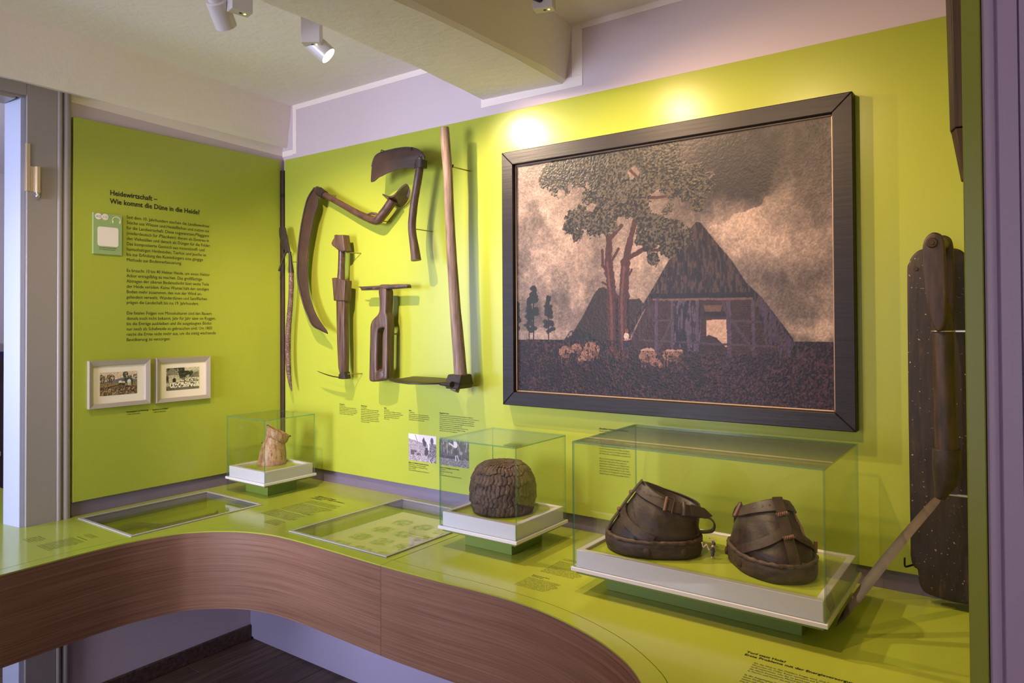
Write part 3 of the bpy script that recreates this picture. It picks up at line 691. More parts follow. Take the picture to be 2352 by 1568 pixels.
    MB().tube([Wd(*(q2+w2*.019-n2*.008)), Wd(*(q2+w2*.019+n2*.004)), Wd(*(q2+n2*.007)), Wd(*(q2-w2*.019+n2*.004)), Wd(*(q2-w2*.019-n2*.008))], .0024, 8, ratio=2.2).build('keeper', M['leather_strap'], t, 50)
    tp = []; m = 9
    for i in range(m):
        f = i/(m-1); a = a0+side*.62; bp = P(a, .885)+NP(a, .885)*.012; tt = (P(a+.03*side, .885)-P(a-.03*side, .885)).normalized(); nn = NP(a, .885); w = nn.cross(tt).normalized()
        bend = -.35*f*nn+tt; bend.normalize(); p = bp+tt*.085*f-nn*.012*f*f-Vector((0,0,1))*.004*f; h = .0155*(1 if f < .62 else max(.06, (1-f)/.38))
        tp.append([Wd(*(p+w*h)), Wd(*(p+w*h+nn*.003)), Wd(*(p-w*h+nn*.003)), Wd(*(p-w*h))])
    MB().loft(tp).build('belt_tail', M['leather_strap'], t, 50)
    # loop at the heel, small toggle at the toe side
    lp = [Wd(-.112, side*.030, .105), Wd(-.150, side*.030, .104), Wd(-.168, side*.030, .085), Wd(-.160, side*.030, .064), Wd(-.120, side*.030, .060)]
    MB().tube(cr(lp, 5), .017, 10, ratio=.16, up=(ca*0-sa*1, ca, 0)).build('heel_loop', M['leather'], t, 60)
    pa = side*-1.2 if not view else side*-1.35
    p = P(pa, .14); nn = NP(pa, .14)
    MB().tube([Wd(*(p+nn*.012+Vector((0,0,-.014)))), Wd(*(p+nn*.013+Vector((0,0,.016))))], .0052, 9).build('toggle', M['thong'], t, 50)
    return t
aV = math.atan2(VR.y, VR.x)
shoe('dark leather horse shoe in the long vitrine seen from its side with buckle', 2.303, -.374, aV+PI-.13, 1, True)
shoe('dark leather horse shoe in the long vitrine with toe towards the front', 2.636, -.345, aV-PI/2+.06, -1, False, .88)

# ------------------------------------------------------------------ tiny figurine between the shoes
fx, fy = [(2.4793,-0.3752)][0]
fg = thing('figurine', 'tiny bent figurine of a man in dark trousers between the two shoes', 'figurine', (fx, fy, TF))
def skin(name, chains, mat, sub=2):
    """chains of (x, y in drawing units, radius); chains after the first start at an existing joint"""
    me = bpy.data.meshes.new(name); k = 7.3e-5; vs = []; es = []; rad = []; key = {}
    for ch in chains:
        prev = None
        for (x, y, r, *d) in ch:
            dd = d[0] if d else 0
            kk = (x, y, dd)
            if kk not in key:
                key[kk] = len(vs); p = VR*((x-950)*k)-VF*(dd*k); vs.append((p.x, p.y, (1248-y)*k)); rad.append(r*k*1.2)
            if prev is not None: es.append((prev, key[kk]))
            prev = key[kk]
    me.from_pydata(vs, es, []); o = link(name, me, fg, ORG[fg.name])
    o.location = (0, 0, 0)
    md = o.modifiers.new('skin', 'SKIN'); md.use_smooth_shade = True
    sv = me.skin_vertices[0].data
    for i, r in enumerate(rad): sv[i].radius = (r, r)
    sv[0].use_root = True
    s_ = o.modifiers.new('sub', 'SUBSURF'); s_.levels = sub; s_.render_levels = sub
    me.materials.append(mat); return o
skin('body', [[(950,840,50), (985,740,50), (1010,640,52), (985,540,52), (930,495,36), (870,490,38), (800,505,48)],
              [(950,840,50), (925,950,40,20), (920,1080,32,25), (912,1190,28,25), (880,1225,24,45)], [(950,840,50), (975,950,40,-20), (978,1080,32,-25), (985,1190,28,-25), (1020,1222,24,-5)],
              [(950,840,50), (860,850,38,40), (790,885,34,55), (745,770,26,55), (700,650,26,55), (625,735,24,55), (560,785,22,55), (540,690,20,55), (530,600,26,55)],
              [(985,540,52), (960,620,26,70), (940,720,22,80), (900,760,20,80)]], M['fig_skin'])
skin('trousers', [[(950,830,62), (975,760,56)], [(950,830,62), (925,950,50,20), (920,1080,42,25), (914,1170,36,25)], [(950,830,62), (975,950,50,-20), (978,1080,42,-25), (984,1170,36,-25)], [(950,830,62), (860,850,50,40), (805,878,44,55)]], M['fig_grey'])
skin('jacket', [[(985,745,58), (1012,640,62), (988,540,62), (935,500,44)], [(988,540,62), (962,610,34,70), (946,690,30,80)]], M['fig_grey'])
skin('hair', [[(850,470,40), (815,475,44)]], M['fig_hair'])
skin('clog', [[(545,620,26,55), (505,575,24,55)]], M['whiteprint'])

# ------------------------------------------------------------------ tools hung on the back panel
TY = -.085                                # depth of the tool axes, the panel face is at -.02
def pin(parent, x, z, y=TY, dx=0, r=.0022): MB().tube([(x, y, z), (x+dx, -.0215, z)], r, 8).build('mounting_pin', M['pin'], parent)
def path(pts, y=TY): return [(p[0], y, p[1]) for p in pts]

# scythe with arm rest
t = thing('heath_scythe', 'short scythe with long curved dark blade and wooden arm rest', 'tool', (.62, -.02, 1.9))
bl = cr([(0.3758,2.2636),(0.3243,2.2164),(0.2954,2.1518),(0.2714,2.0743),(0.2519,1.9772),(0.242,1.8642),(0.2501,1.7958),(0.2854,1.7008),(0.3196,1.642),(0.3602,1.5874),(0.4198,1.5628),(0.4713,1.5456)], 4)
bi = cr([(0.4598,1.5627),(0.4134,1.6044),(0.3674,1.6635),(0.3336,1.7344),(0.3188,1.8151),(0.317,1.8824),(0.3283,1.9729),(0.3489,2.0526),(0.3707,2.1235),(0.387,2.1522),(0.4032,2.1959),(0.3892,2.244)], 4)
b_ = plate('blade', [bl+bi], 'XZ', TY-.004, .004, M['iron'], t, .0012)
MB().tube([(p[0], TY-.007, p[1]) for p in bl], [.0042]*(len(bl)-6)+[.0038,.0034,.003,.0026,.0022,.002], 8).build('blade_spine', M['iron_dark'], b_, 60)
hp = [(0.3843,2.2564,.0165),(0.4284,2.2311,.0165),(0.4894,2.2012,.0148),(0.5831,2.1559,.0150),(0.6739,2.1121,.0165),(0.7504,2.0807,.0185),(0.8078,2.0646,.021),(0.8391,2.0847,.0215),(0.8727,2.1113,.0215),(0.9116,2.1488,.0222)]
hp = cr(hp, 4); MB().tube([(p[0], TY, p[1]) for p in hp], [p[2] for p in hp], 16, noise=.03).build('handle', M['w_red'], t, 60)
ar = cr([(0.8675,2.1788),(0.8828,2.1732),(0.9021,2.1653),(0.9239,2.1629),(0.943,2.1686),(0.9619,2.1811),(0.9807,2.1944),(0.9994,2.2038),(1.0153,2.2073)], 4)
up_ = ar; lo_ = [(p[0]+.004*math.sin(i*.06), p[1]-.0075) for i, p in enumerate(ar)]
rg = []; nA = len(ar)
for i in range(9):
    f = i/8; row = []
    for j, p in enumerate(up_+lo_[::-1]):
        q = (j if j < nA else 2*nA-1-j)/(nA-1)*2-1; e = f*math.sqrt(max(.05, 1-.92*q*q))
        row.append((p[0]-.020*e, -.108+.075*e, p[1]-.034*e**1.3))
    rg.append(row)
MB().loft(rg).build('arm_rest', M['w_red'], t, 50)
rp = [(0.4024,2.2447),(0.4446,2.2197)]
MB().tube(path(rp), .0215, 18, noise=0).build('ferrule', M['iron_dark'], t, 40)
MB().tube(path([(0.7563,2.0963),(0.7851,2.0987),(0.8136,2.093),(0.8249,2.082)], TY-.012), [.004,.006,.006,.003], 8).build('wedge', M['w_brown'], t, 60)
for q in [(0.4316,2.2265),(0.8135,2.0631)]: pin(t, q[0], q[1], TY, .02)

# broad sickle (plaggen knife)
TS = -.13
t = thing('broad_sickle', 'broad dark sickle blade on a short curved wooden handle', 'tool', (1.02, -.02, 2.1))
bo = cr([(0.8258,2.2343),(0.8281,2.266),(0.8326,2.2994),(0.8445,2.3335),(0.8649,2.3513),(0.8993,2.3576),(0.9489,2.3597),(1,2.3596),(1.0452,2.3562),(1.0847,2.3483),(1.1163,2.3357),(1.138,2.3216),(1.1427,2.3102),(1.133,2.3009),(1.1185,2.294),(1.1039,2.2881),(1.097,2.2754),(1.094,2.2572),(1.0497,2.2655),(0.9995,2.2658),(0.9484,2.261),(0.8989,2.2505),(0.8751,2.2452),(0.8484,2.2324),(0.835,2.2306)], 3, True)
b_ = plate('blade', [bo], 'XZ', TS-.008, .005, M['iron'], t, .0016)
sp = cr([(0.8326,2.2994),(0.8456,2.3315),(0.8649,2.3483),(0.8993,2.3554),(0.9488,2.3575),(1,2.3574),(1.0452,2.3541),(1.0847,2.3461),(1.1163,2.3336),(1.1389,2.3179)], 3)
MB().tube([(p[0], TS-.0085, p[1]) for p in sp], .0042, 8).build('blade_back', M['iron_dark'], b_, 60)
hp = cr([(1.1265,2.3029,.016),(1.1187,2.2915,.0175),(1.1161,2.2561,.0185),(1.1086,2.2212,.0190),(1.0997,2.1829,.0185),(1.0897,2.1409,.0180),(1.0807,2.0987,.0185),(1.074,2.0561,.0190),(1.0704,2.0169,.0190),(1.0732,1.977,.0190),(1.0818,1.9333,.0205),(1.0889,1.897,.0225),(1.0941,1.8637,.0245)], 3)
MB().tube([(p[0], TS, p[1]) for p in hp], [p[2]*.92 for p in hp], 14, noise=.05).build('handle', M['w_brown'], t, 60)
MB().tube(path([(1.1264,2.2904),(1.1234,2.2569)], TS), .0235, 20, sq=3).build('ferrule', M['iron_dark'], t, 40)
MB().tube([(p[0], TS-.006, p[1]) for p in [(1.1371,2.3103),(1.1477,2.3),(1.1476,2.2875)]], [.006,.006,.004], 6).build('wedge', M['w_red'], t, 40)
for q in [(0.9,2.3631),(1.0839,2.3474)]:
    MB().tube([(q[0], TS+.010, q[1]-.012), (q[0], TS+.010, q[1]), (q[0], TS-.016, q[1]+.001), (q[0], TS-.018, q[1]-.012)], .002, 8).build('hook', M['black'], t, 60)
q = [(1.087,1.9993)][0]; pin(t, q[0], q[1], TS)

# small hook tool with carved handle
t = thing('carved_hook', 'carved wooden handle with knob and collar and thin hooked blade below', 'tool', (.6, -.02, 1.7))
hp = [(0.5682,1.9615,.0165),(0.5665,1.9061,.0165),(0.564,1.8558,.0168),(0.5616,1.8055,.019)]
MB().tube([(p[0], TY, p[1]) for p in cr(hp, 3)], [p[2] for p in cr(hp, 3)], 14).build('handle', M['w_red'], t, 60)
plate('knob', [[(0.5367,2.0163),(0.5428,2.0189),(0.5624,2.0159),(0.5982,2.0137),(0.604,1.9842),(0.6127,1.9375),(0.6038,1.9336),(0.5815,1.9354),(0.5621,1.9427),(0.5426,1.9555),(0.5198,1.9687),(0.5145,1.9792),(0.5245,1.9938),(0.5352,2.0032)]], 'XZ', TY, .046, M['w_brown'], t, .007, res=2)
plate('collar', [[(0.5193,1.8122),(0.5421,1.8133),(0.5676,1.8067),(0.6151,1.7964),(0.6081,1.7011),(0.5822,1.7002),(0.5326,1.7032)]], 'XZ', TY, .046, M['w_brown'], t, .006, res=2)
plate('shank', [[(0.5417,1.7051),(0.6015,1.7038),(0.5996,1.6037),(0.6022,1.5038),(0.6002,1.3589),(0.5645,1.3585),(0.5556,1.3823),(0.547,1.503),(0.5443,1.604)]], 'XZ', TY, .034, M['w_brown'], t, .007, res=2)
h_ = plate('hook_socket', [[(0.563,1.3524),(0.575,1.3619),(0.6017,1.3649),(0.6104,1.3323),(0.5882,1.3304),(0.5584,1.3321)]], 'XZ', TY, .036, M['iron_dark'], t, .003)
hk = cr([(0.5697,1.3366,.009),(0.5396,1.3374,.008),(0.4979,1.3408,.007),(0.4516,1.3481,.0055),(0.4164,1.355,.004),(0.3904,1.3613,.0015)], 3)
MB().tube([(p[0], TY-.004, p[1]) for p in hk], [p[2] for p in hk], 8, ratio=.35, up=(0,1,0)).build('blade', M['iron_dark'], t, 60)
for q in [(0.5993,1.9303),(0.6061,1.3541)]: pin(t, q[0], q[1], TY, .03)

# yoke-shaped hand tool with cross bar
t = thing('grip_fork', 'brown wooden tool with cross bar and long looped handle', 'tool', (.86, -.02, 1.5))
ou = cr([(0.8403,1.7498),(0.8857,1.7484),(0.8895,1.7042),(0.8882,1.6681),(0.8864,1.6441),(0.893,1.624),(0.8963,1.592),(0.8959,1.512),(0.8932,1.412),(0.8918,1.356),(0.8839,1.3417),(0.8555,1.3344),(0.8154,1.3294),(0.7899,1.3283),(0.7765,1.3371),(0.776,1.3717),(0.7787,1.4493),(0.7813,1.5188),(0.7833,1.5718),(0.7875,1.5922),(0.7992,1.6105),(0.8225,1.6266),(0.8375,1.6406),(0.8421,1.6567),(0.8435,1.6971)], 3, True)
ho = cr([(0.8371,1.5654),(0.8566,1.5719),(0.8736,1.5719),(0.8656,1.5498),(0.862,1.5116),(0.8605,1.4311),(0.858,1.3876),(0.8415,1.3878),(0.826,1.3792),(0.8251,1.4302),(0.8288,1.4909),(0.8313,1.5395)], 3, True)
plate('handle', [ou, ho], 'XZ', TY, .050, M['w_brown'], t, .009, res=3)
plate('heel_block', [cr([(0.826,1.3736),(0.8415,1.383),(0.8586,1.3844),(0.8699,1.3752),(0.8738,1.3573),(0.8669,1.3409),(0.8441,1.3339),(0.8212,1.3329)], 3, True)], 'XZ', TY+.002, .060, M['w_red'], t, .008, res=2)
cb = [(0.7136,1.7562),(0.7209,1.765),(0.7765,1.7649),(0.8375,1.7653),(0.8489,1.7697),(0.8858,1.7693),(0.8915,1.7659),(0.9139,1.7675),(0.9582,1.7675),(1.0072,1.7658),(1.0147,1.7593),(1.0125,1.7492),(0.9581,1.7485),(0.8914,1.7474),(0.8431,1.7457),(0.7765,1.7468),(0.7208,1.7469)]
plate('cross_bar', [cb], 'XZ', TY-.004, .032, M['w_brown_x'], t, .006, res=2)
for x0, x1 in ((800, 866), (890, 972), (1030, 1088), (1120, 1200)):
    q = [(0.2544,1.7759),(0.8827,1.7556)]; m = (q[1][0]-q[0][0])/1000; f = lambda v: q[0][0]+m*v
    zz = [(0.8543,1.7558)][0][1]
    boxo('notch', (f(x0), f(x1), -.1052, -.1042, zz-.0052, zz+.0004), M['black'], t)
MB().tube(path([(0.6841,1.765),(0.6992,1.7629),(0.7244,1.7625)], TY-.004), [.0006,.003,.0035], 7).build('spike', M['iron_dark'], t, 60)
for xx in (835, 950, 1110, 1215):
    q = [(0.2224,1.7733),(0.8574,1.7533)]; xq = q[0][0]+(q[1][0]-q[0][0])*xx/1000
    MB().tube([(xq, -.105, q[1][1]), (xq, -.075, q[1][1]), (xq+.001, -.058, q[1][1]-.003)], [.002, .002, .0006], 6).build('tooth', M['iron_dark'], t)
q = [(0.8696,1.545)][0]; pin(t, q[0]-.004, q[1], -.06, .018, .0035)

# long plaggen hoe
t = thing('long_hoe', 'long pale-handled hoe hung upside down with flat pointed blade', 'tool', (1.25, -.02, 1.3))
HY = -.105
hp = cr([(1.2816,-0.1570,2.3998,.020),(1.2820,-0.1550,2.3687,.0215),(1.2844,-0.1500,2.2973,.0218),(1.2890,-0.1450,2.2076,.0216),(1.2897,-0.1410,2.1001,.0218),(1.2927,-0.1370,1.9923,.0222),(1.2948,-0.1320,1.8846,.0228),(1.2994,-0.1270,1.7768,.0238),(1.3039,-0.1220,1.6689,.025),(1.3099,-0.1160,1.5611,.027),(1.3146,-0.1110,1.4712,.0285),(1.3192,-0.1060,1.3777,.030)], 3)
rg = MB(); n = len(hp)
rg.tube([p[:3] for p in hp], [p[3]*.90 for p in hp], 18, noise=.035, up=(.7,-.7,0), sq=2.6)
rg.build('handle', M['w_pale'], t, 50)
# forged socket: tapering four-sided block
def quad(px, hw, hd, y=HY, dx=0): return [(px[0]-hw+dx, y-hd, px[1]), (px[0]+hw+dx, y-hd, px[1]), (px[0]+hw+dx, y+hd, px[1]), (px[0]-hw+dx, y+hd, px[1])]
sq_ = [(1.3137,1.3828),(1.3137,1.3792),(1.3112,1.3593),(1.3088,1.3412),(1.304,1.3248)]
sk = MB().loft([quad(sq_[0], .034, .034), quad(sq_[1], .036, .036), quad(sq_[2], .038, .041), quad(sq_[3], .040, .045, HY, .002), quad(sq_[4], .034, .043, HY, .004)]).build('socket', M['iron_dark'], t, 30, .004)
MB().tube([(sq_[4][0]-.012, HY-.01, sq_[4][1]-.012), (sq_[4][0]-.008, HY, sq_[4][1]+.01)], .02, 9, noise=.2).build('handle_end', M['w_pale'], t, 40)
hz = sq_[2][1]-.004
bp = [(1.0163,-0.2176),(1.0095,-0.1412),(0.9894,-0.0637),(0.972,0.008),(0.974,0.0609),(1.0488,0.0256),(1.1318,-0.0097),(1.2092,-0.0443),(1.3187,-0.1553),(1.3407,-0.2131),(1.3156,-0.2053),(1.2992,-0.2392),(1.2615,-0.2746),(1.2026,-0.2952),(1.1113,-0.268)]
bp = [(p[0], min(p[1], -.024)) for p in bp]
plate('blade', [bp], 'XY', 1.3525, .006, M['iron_warm'], t, .0015)
MB().tube([(p[0], p[1]-.004, 1.351) for p in [(1.3036,-0.2128),(1.3282,-0.2092),(1.3714,-0.217)]], [.006,.009,.013], 10).build('tang', M['iron_dark'], sk, 50)
q = [(1.3036,2.2395)][0]; HY = -.132; pin(t, q[0]-.004, q[1], -.13, .004, .0026); MB().tube([(q[0]-.002, HY, q[1]-.004), (q[0]+.002, HY, q[1]+.008)], .003, 8).build('clip', M['black'], t)
q = [(1.3372,1.3306)][0]; pin(t, q[0]-.006, q[1], -.085, .006, .0034)

# speckled stick tool at the corner
t = thing('bark_handled_tool', 'bark-handled stick with forked iron head beside the corner gap', 'tool', (.18, -.02, 1.7))
SY_ = -.07
st = cr([(0.1636,1.8606,.0125),(0.1644,1.802,.0128),(0.1595,1.7245,.0128),(0.1527,1.6589,.0135),(0.143,1.5873,.0140),(0.1371,1.5094,.0140),(0.136,1.4376,.0140),(0.1406,1.36,.0132),(0.1509,1.3007,.0095),(0.1603,1.2684,.006),(0.1669,1.2479,.001)], 3)
MB().tube([(p[0], SY_, p[1]) for p in st], [p[2] for p in st], 12, noise=.10).build('stick', M['w_bark'], t, 70)
so = cr([(0.1534,1.9628,.007),(0.1562,1.9339,.008),(0.1599,1.8978,.0105),(0.1636,1.8546,.0145)], 3)
hd = MB().tube([(p[0], SY_, p[1]) for p in so], [p[2] for p in so], 12).build('socket', M['iron_dark'], t, 60)
plate('blade', [cr([(0.0729,2.0891),(0.0845,2.0936),(0.1193,2.0914),(0.1327,2.0554),(0.1478,2.0063),(0.1591,1.9667),(0.1515,1.9551),(0.121,1.969),(0.0921,2.0041),(0.0747,2.0477)], 3, True)], 'XZ', SY_-.004, .006, M['iron_dark'], t, .002)
MB().tube([(p[0], SY_-.006, p[1]) for p in cr([(0.1496,1.9642),(0.1286,1.9595),(0.1132,1.9394),(0.0958,1.9102),(0.0802,1.8837),(0.0705,1.869)], 3)], .0058, 8, noise=.2).build('prong', M['iron_dark'], t, 60)
q = [(0.1684,1.9105)][0]; pin(t, q[0]-.004, q[1], SY_, .02)

# dark pole standing in the corner gap
t = thing('corner_pole', 'dark brown squared pole standing in the gap between the two panels', 'pole', (.02, -.014, CT))
boxo('shaft', (.003, .042, -.0285, -.0015, CT+.0005, 2.265), M['w_dark'], t, .003)
boxo('upper_shaft', (.003, .042, -.0285, -.0015, 2.278, 2.405), M['w_dark'], t, .003)
boxo('iron_band', (.0025, .0425, -.029, -.0015, 2.262, 2.281), M['black'], t, .001)

# dark board and peat knife at the right
t = thing('peaty_board', 'tall dark rounded wooden board with pale specks at the right end of the wall', 'board', (3.01, -.06, .82))
ol = cr([(2.943,1.0),(2.942,1.3),(2.943,1.70),(2.947,1.757),(2.963,1.786),(2.985,1.797),(3.03,1.797),(3.065,1.792),(3.083,1.776),(3.090,1.74),(3.09,1.3),(3.09,.86),(3.085,.832),(3.06,.824),(3.01,.828),(2.978,.836),(2.964,.858),(2.960,.895),(2.950,.903),(2.943,.93)], 3, True)
plate('plank_body', [ol], 'XZ', -.062, .034, M['w_board'], t, .006, res=2)
MB().tube([(2.965, -.08, 1.742), (2.965, -.0815, 1.742)], .006, 12).build('nail', M['iron'], t)
MB().tube(cr([(2.955, -.05, .905), (2.938, -.075, .902), (2.931, -.095, .906), (2.931, -.098, .93)], 4), .0028, 8).build('hook', M['black'], t, 60)
boxo('wall_batten', (2.97, 3.06, -.0452, -.0215, 1.0, 1.6), M['w_dark'], t)

KY = -.20
t = thing('peat_knife', 'long-handled peat knife with loop grip and slanting narrow blade', 'tool', (3.04, -.2, 1.1))
s1 = cr([(3.000,1.72),(2.998,1.775),(3.003,1.806),(3.018,1.823),(3.034,1.822),(3.046,1.808),(3.050,1.77),(3.051,1.70),(3.050,1.62),(3.044,1.58),(3.030,1.567),(3.018,1.59),(3.006,1.65)], 4, True)
plate('grip_side', [s1], 'XZ', KY-.035, .014, M['w_spade'], t, .005, res=2)
plate('grip_side', [[(p[0]+.012, p[1]) for p in s1]], 'XZ', KY+.055, .014, M['w_spade'], t, .005, res=2)
MB().tube([(3.022, KY-.036, 1.798), (3.034, KY+.056, 1.798)], .021, 16).build('grip_bar', M['w_spade'], t, 60)
MB().tube([(3.0205, KY-.0435, 1.797), (3.0205, KY-.047, 1.797)], [.0135, .011], 16).build('rivet', M['iron'], t, 50)
MB().tube([(3.0205, KY-.046, 1.797), (3.0205, KY-.0495, 1.797)], [.006, .005], 12).build('rivet_head', M['iron'], t, 50)
sh = [(3.032, KY+.008, 1.66, .016), (3.036, KY+.006, 1.60, .024), (3.039, KY, 1.55, .0245), (3.040, KY, 1.45, .0252), (3.042, KY, 1.35, .026), (3.043, KY, 1.24, .027)]
MB().tube([p[:3] for p in sh], [p[3] for p in sh], 16, noise=.03).build('shaft', M['w_spade'], t, 60)
sc = [(3.043, KY, 1.262, .0315), (3.043, KY, 1.258, .0325), (3.042, KY, 1.21, .032), (3.040, KY, 1.175, .028), (3.032, KY-.004, 1.150, .018), (3.027, KY-.006, 1.132, .012)]
MB().tube([p[:3] for p in sc], [p[3] for p in sc], 20).build('socket', M['iron_dark'], t, 60)
a, b = Vector((3.028, KY-.006, 1.138)), Vector((2.8175, -.428, .826)); dr = (b-a); L_ = dr.length; dr.normalize()
wv = dr.cross(Vector((.45, .75, -.25))).normalized(); nv = dr.cross(wv).normalized(); rg = []
for f, hw in ((0, .008), (.05, .012), (.12, .0132), (.3, .0142), (.5, .0158), (.68, .016), (.82, .0135), (.92, .009), (.98, .0035), (1, .0008)):
    p = a+dr*L_*f+nv*(.010*math.sin(PI*f))
    rg.append([p+wv*hw, p+nv*.0028, p-wv*hw, p-nv*.0028])
MB().loft(rg).build('blade', M['iron_warm'], t, 30)
for z in (1.568, 1.143): MB().tube([(3.036, KY+.004, z), (3.1602, KY+.004, z)], .0036, 10).build('mounting_rod', M['steel'], t)
MB().tube([(3.039+.0265*math.cos(i*PI/12), KY+.0265*math.sin(i*PI/12), 1.568) for i in range(25)], .0016, 6).build('wire_loop', M['steel'], t, 60)

t = thing('hanging_tool', 'dark wooden tool handle hanging at the top of the right panel', 'tool', (3.12, -.6, 1.9))
sec = lambda x, y0, y1, z, d: [(x+d, y0+.012, z), (x, y0+.05, z), (x, y1-.012, z), (x+d*.6, y1, z), (3.152, y1, z), (3.152, y0+.012, z)]
MB().loft([sec(3.078, -.640, -.545, 2.60, .012), sec(3.088, -.640, -.545, 2.0, .012)]).build('shaft', M['w_dark'], t, 20, .002)
MB().loft([sec(3.090, -.636, -.548, 1.998, .010), sec(3.1065, -.632, -.56, 1.893, .008)]).build('tip', M['iron'], t, 20, .0015)
boxo('bracket', (3.151, 3.1608, -.61, -.57, 2.1, 2.4), M['black'], t)

# ------------------------------------------------------------------ the large painting
pt = thing('oil_painting', 'large dark framed oil painting of a thatched sheep barn under a tall tree', 'painting', (2.155, -.02, 1.265))
FX0, FX1, FZ0, FZ1 = 1.5022, 2.8039, 1.2651, 2.2804; IX0, IX1, IZ0, IZ1 = 1.5565, 2.7465, 1.3185, 2.2265
def mitre(name, o, i, y0, y1, mat, par, lip=0):
    """four mitred frame bars between outer rectangle o and inner rectangle i"""
    O = [(o[0],o[2]),(o[1],o[2]),(o[1],o[3]),(o[0],o[3])]; I = [(i[0],i[2]),(i[1],i[2]),(i[1],i[3]),(i[0],i[3])]
    for k in range(4):
        a, b, c, d = O[k], O[(k+1)%4], I[(k+1)%4], I[k]
        MB().loft([[(a[0],y0,a[1]), (a[0],y1,a[1]), (d[0],y1+lip,d[1]), (d[0],y0,d[1])], [(b[0],y0,b[1]), (b[0],y1,b[1]), (c[0],y1+lip,c[1]), (c[0],y0,c[1])]]).build(name, mat, par, None, .0025, 2)
mitre('frame_bar', (FX0,FX1,FZ0,FZ1), (IX0,IX1,IZ0,IZ1), -.0202, -.062, M['frame_black'], pt)
mitre('fillet', (IX0,IX1,IZ0,IZ1), (IX0+.006,IX1-.006,IZ0+.006,IZ1-.006), -.0402, -.046, M['gilt'], pt)
def picture(Hh, Ww):
    rs = np.random.RandomState(11); v, u = np.mgrid[0:Hh, 0:Ww]; u = (u+.5)/Ww; v = (v+.5)/Hh
    n1 = fbm(Hh, Ww, 5, 5, 1, .8); n2 = fbm(Hh, Ww, 16, 4, 2); n3 = fbm(Hh, Ww, 120, 3, 5); n4 = fbm(Hh, Ww, 260, 2, 9)
    def put(im, m, col, k=1.0):
        m = np.clip(m, 0, 1)[..., None]*k; return im*(1-m)+np.array(col)*m
    # sky: light on the left and in the middle right, dark at the top right
    br = .58+0*u
    def g(x, y, sx, sy, a):
        (cx, cy) = x if isinstance(x, tuple) else (x, y); return a*np.exp(-((u-cx)/sx)**2-((v-cy)/sy)**2)
    pc = [(0.1319,0.6599),(0.0686,0.8082),(0.9007,0.9444),(0.8092,0.9046),(0.7768,0.7844),(0.9281,0.6976),(0.7888,0.6988),(0.711,0.657),(0.8694,0.7542),(0.8377,0.5772),(0.743,0.5517),(0.955,0.4635),(0.8667,0.4032),(0.2021,0.5453),(0.4997,0.5346),(0.9535,0.273),(0.1024,0.2503),(0.4397,0.6126),(0.6455,0.935)]
    for (cx, cy), sx, sy, a in zip(pc, [.16,.10,.20,.16,.16,.14,.10,.07,.05,.12,.08,.14,.12,.06,.10,.12,.14,.08,.14], [.18,.12,.14,.16,.09,.10,.05,.03,.07,.09,.06,.06,.05,.05,.10,.035,.03,.08,.10], [.24,.08,-.34,-.24,-.32,-.22,.26,.34,.28,.22,.14,-.22,.02,-.16,.20,.34,.26,.14,-.18]):
        br = br+g((cx, cy), 0, sx, sy, a)
    wx, wy = (n1-.5), (fbm(Hh, Ww, 5, 4, 71, .8)-.5)
    cl = np.sin(9*(u+.9*wx)+5*(v+1.1*wy)+4*n2)*.5+.5
    br = br+(n1-.5)*.50+(cl-.5)*.20+(n2-.5)*.40+(fbm(Hh, Ww, 48, 3, 91, .6)-.5)*.26+(n3-.5)*.08+(n4-.5)*.06
    ridge = np.array([TOPX(*p) for p in ((940,640),(1000,625),(1050,600),(1100,585),(1140,560),(1165,545),(1185,515),(1215,500),(1240,470))])
    top = np.interp(u, ridge[:,0], ridge[:,1], left=0, right=0)+.05*(n2-.5)
    tap = np.clip(np.minimum(u-ridge[0,0], ridge[-1,0]-u)/.07, 0, 1)
    inr = (u > ridge[0,0]) & (u < ridge[-1,0]); br = br+np.where(inr & (v < top) & (v > top-.06), .30*(1-(top-v)/.06)*tap, 0)-np.where(inr & (v >= top) & (v < top+.10), .22*(1-(v-top)/.10)*tap, 0)
    br = np.clip(br, 0, 1)[..., None]
    im = C3(70, 63, 62)*(1-br)+C3(190, 170, 158)*br
    warm = np.clip((n2-.45)*2, 0, 1)[..., None]*br; im = im*(1-.12*warm)+C3(200, 172, 148)*.12*warm
    # far plain and pines
    gy = [(-0.0103,0.2267),(0.9959,0.2325)]; hor = gy[0][1]+(gy[1][1]-gy[0][1])*u+.004*(n2-.5)
    for px, top, bot, wd in ((180, 905, 1185, 30), (160, 950, 1180, 22), (245, 948, 1190, 26), (112, 975, 1150, 16)):
        q = [(-0.1032,1.4252),(0.7088,0.3491)]
        tp = TOPX(px, top); bt = TOPX(px, bot); w = TOPX(px+wd, top)[0]-tp[0]
        f = np.clip((v-bt[1])/(tp[1]-bt[1]), 0, 1); inside = (v < tp[1]) & (v > bt[1])
        im = put(im, inside & (np.abs(u-tp[0]) < .0022), C3(58, 50, 50))
        for kk in range(26):
            ff = .34+.66*rs.rand()**.8; cu = tp[0]+w*(1.15-ff)*(rs.rand()-.5)*2.0; cv = bt[1]+(tp[1]-bt[1])*ff
            im = put(im, ((u-cu)/(w*(.30+.3*rs.rand())))**2+((v-cv)/.010)**2 < .35+1.1*n3, C3(58, 60, 56), .9)
    ground = v < hor
    gcol = C3(66, 46, 46)*(1-n2[..., None])+C3(52, 40, 42)*n2[..., None]
    pur = np.clip((u-.45)*1.4, 0, 1)[..., None]*.5; gcol = gcol*(1-pur)+C3(72, 50, 66)*pur  # purple cast of reflected daylight painted in, stronger to the right
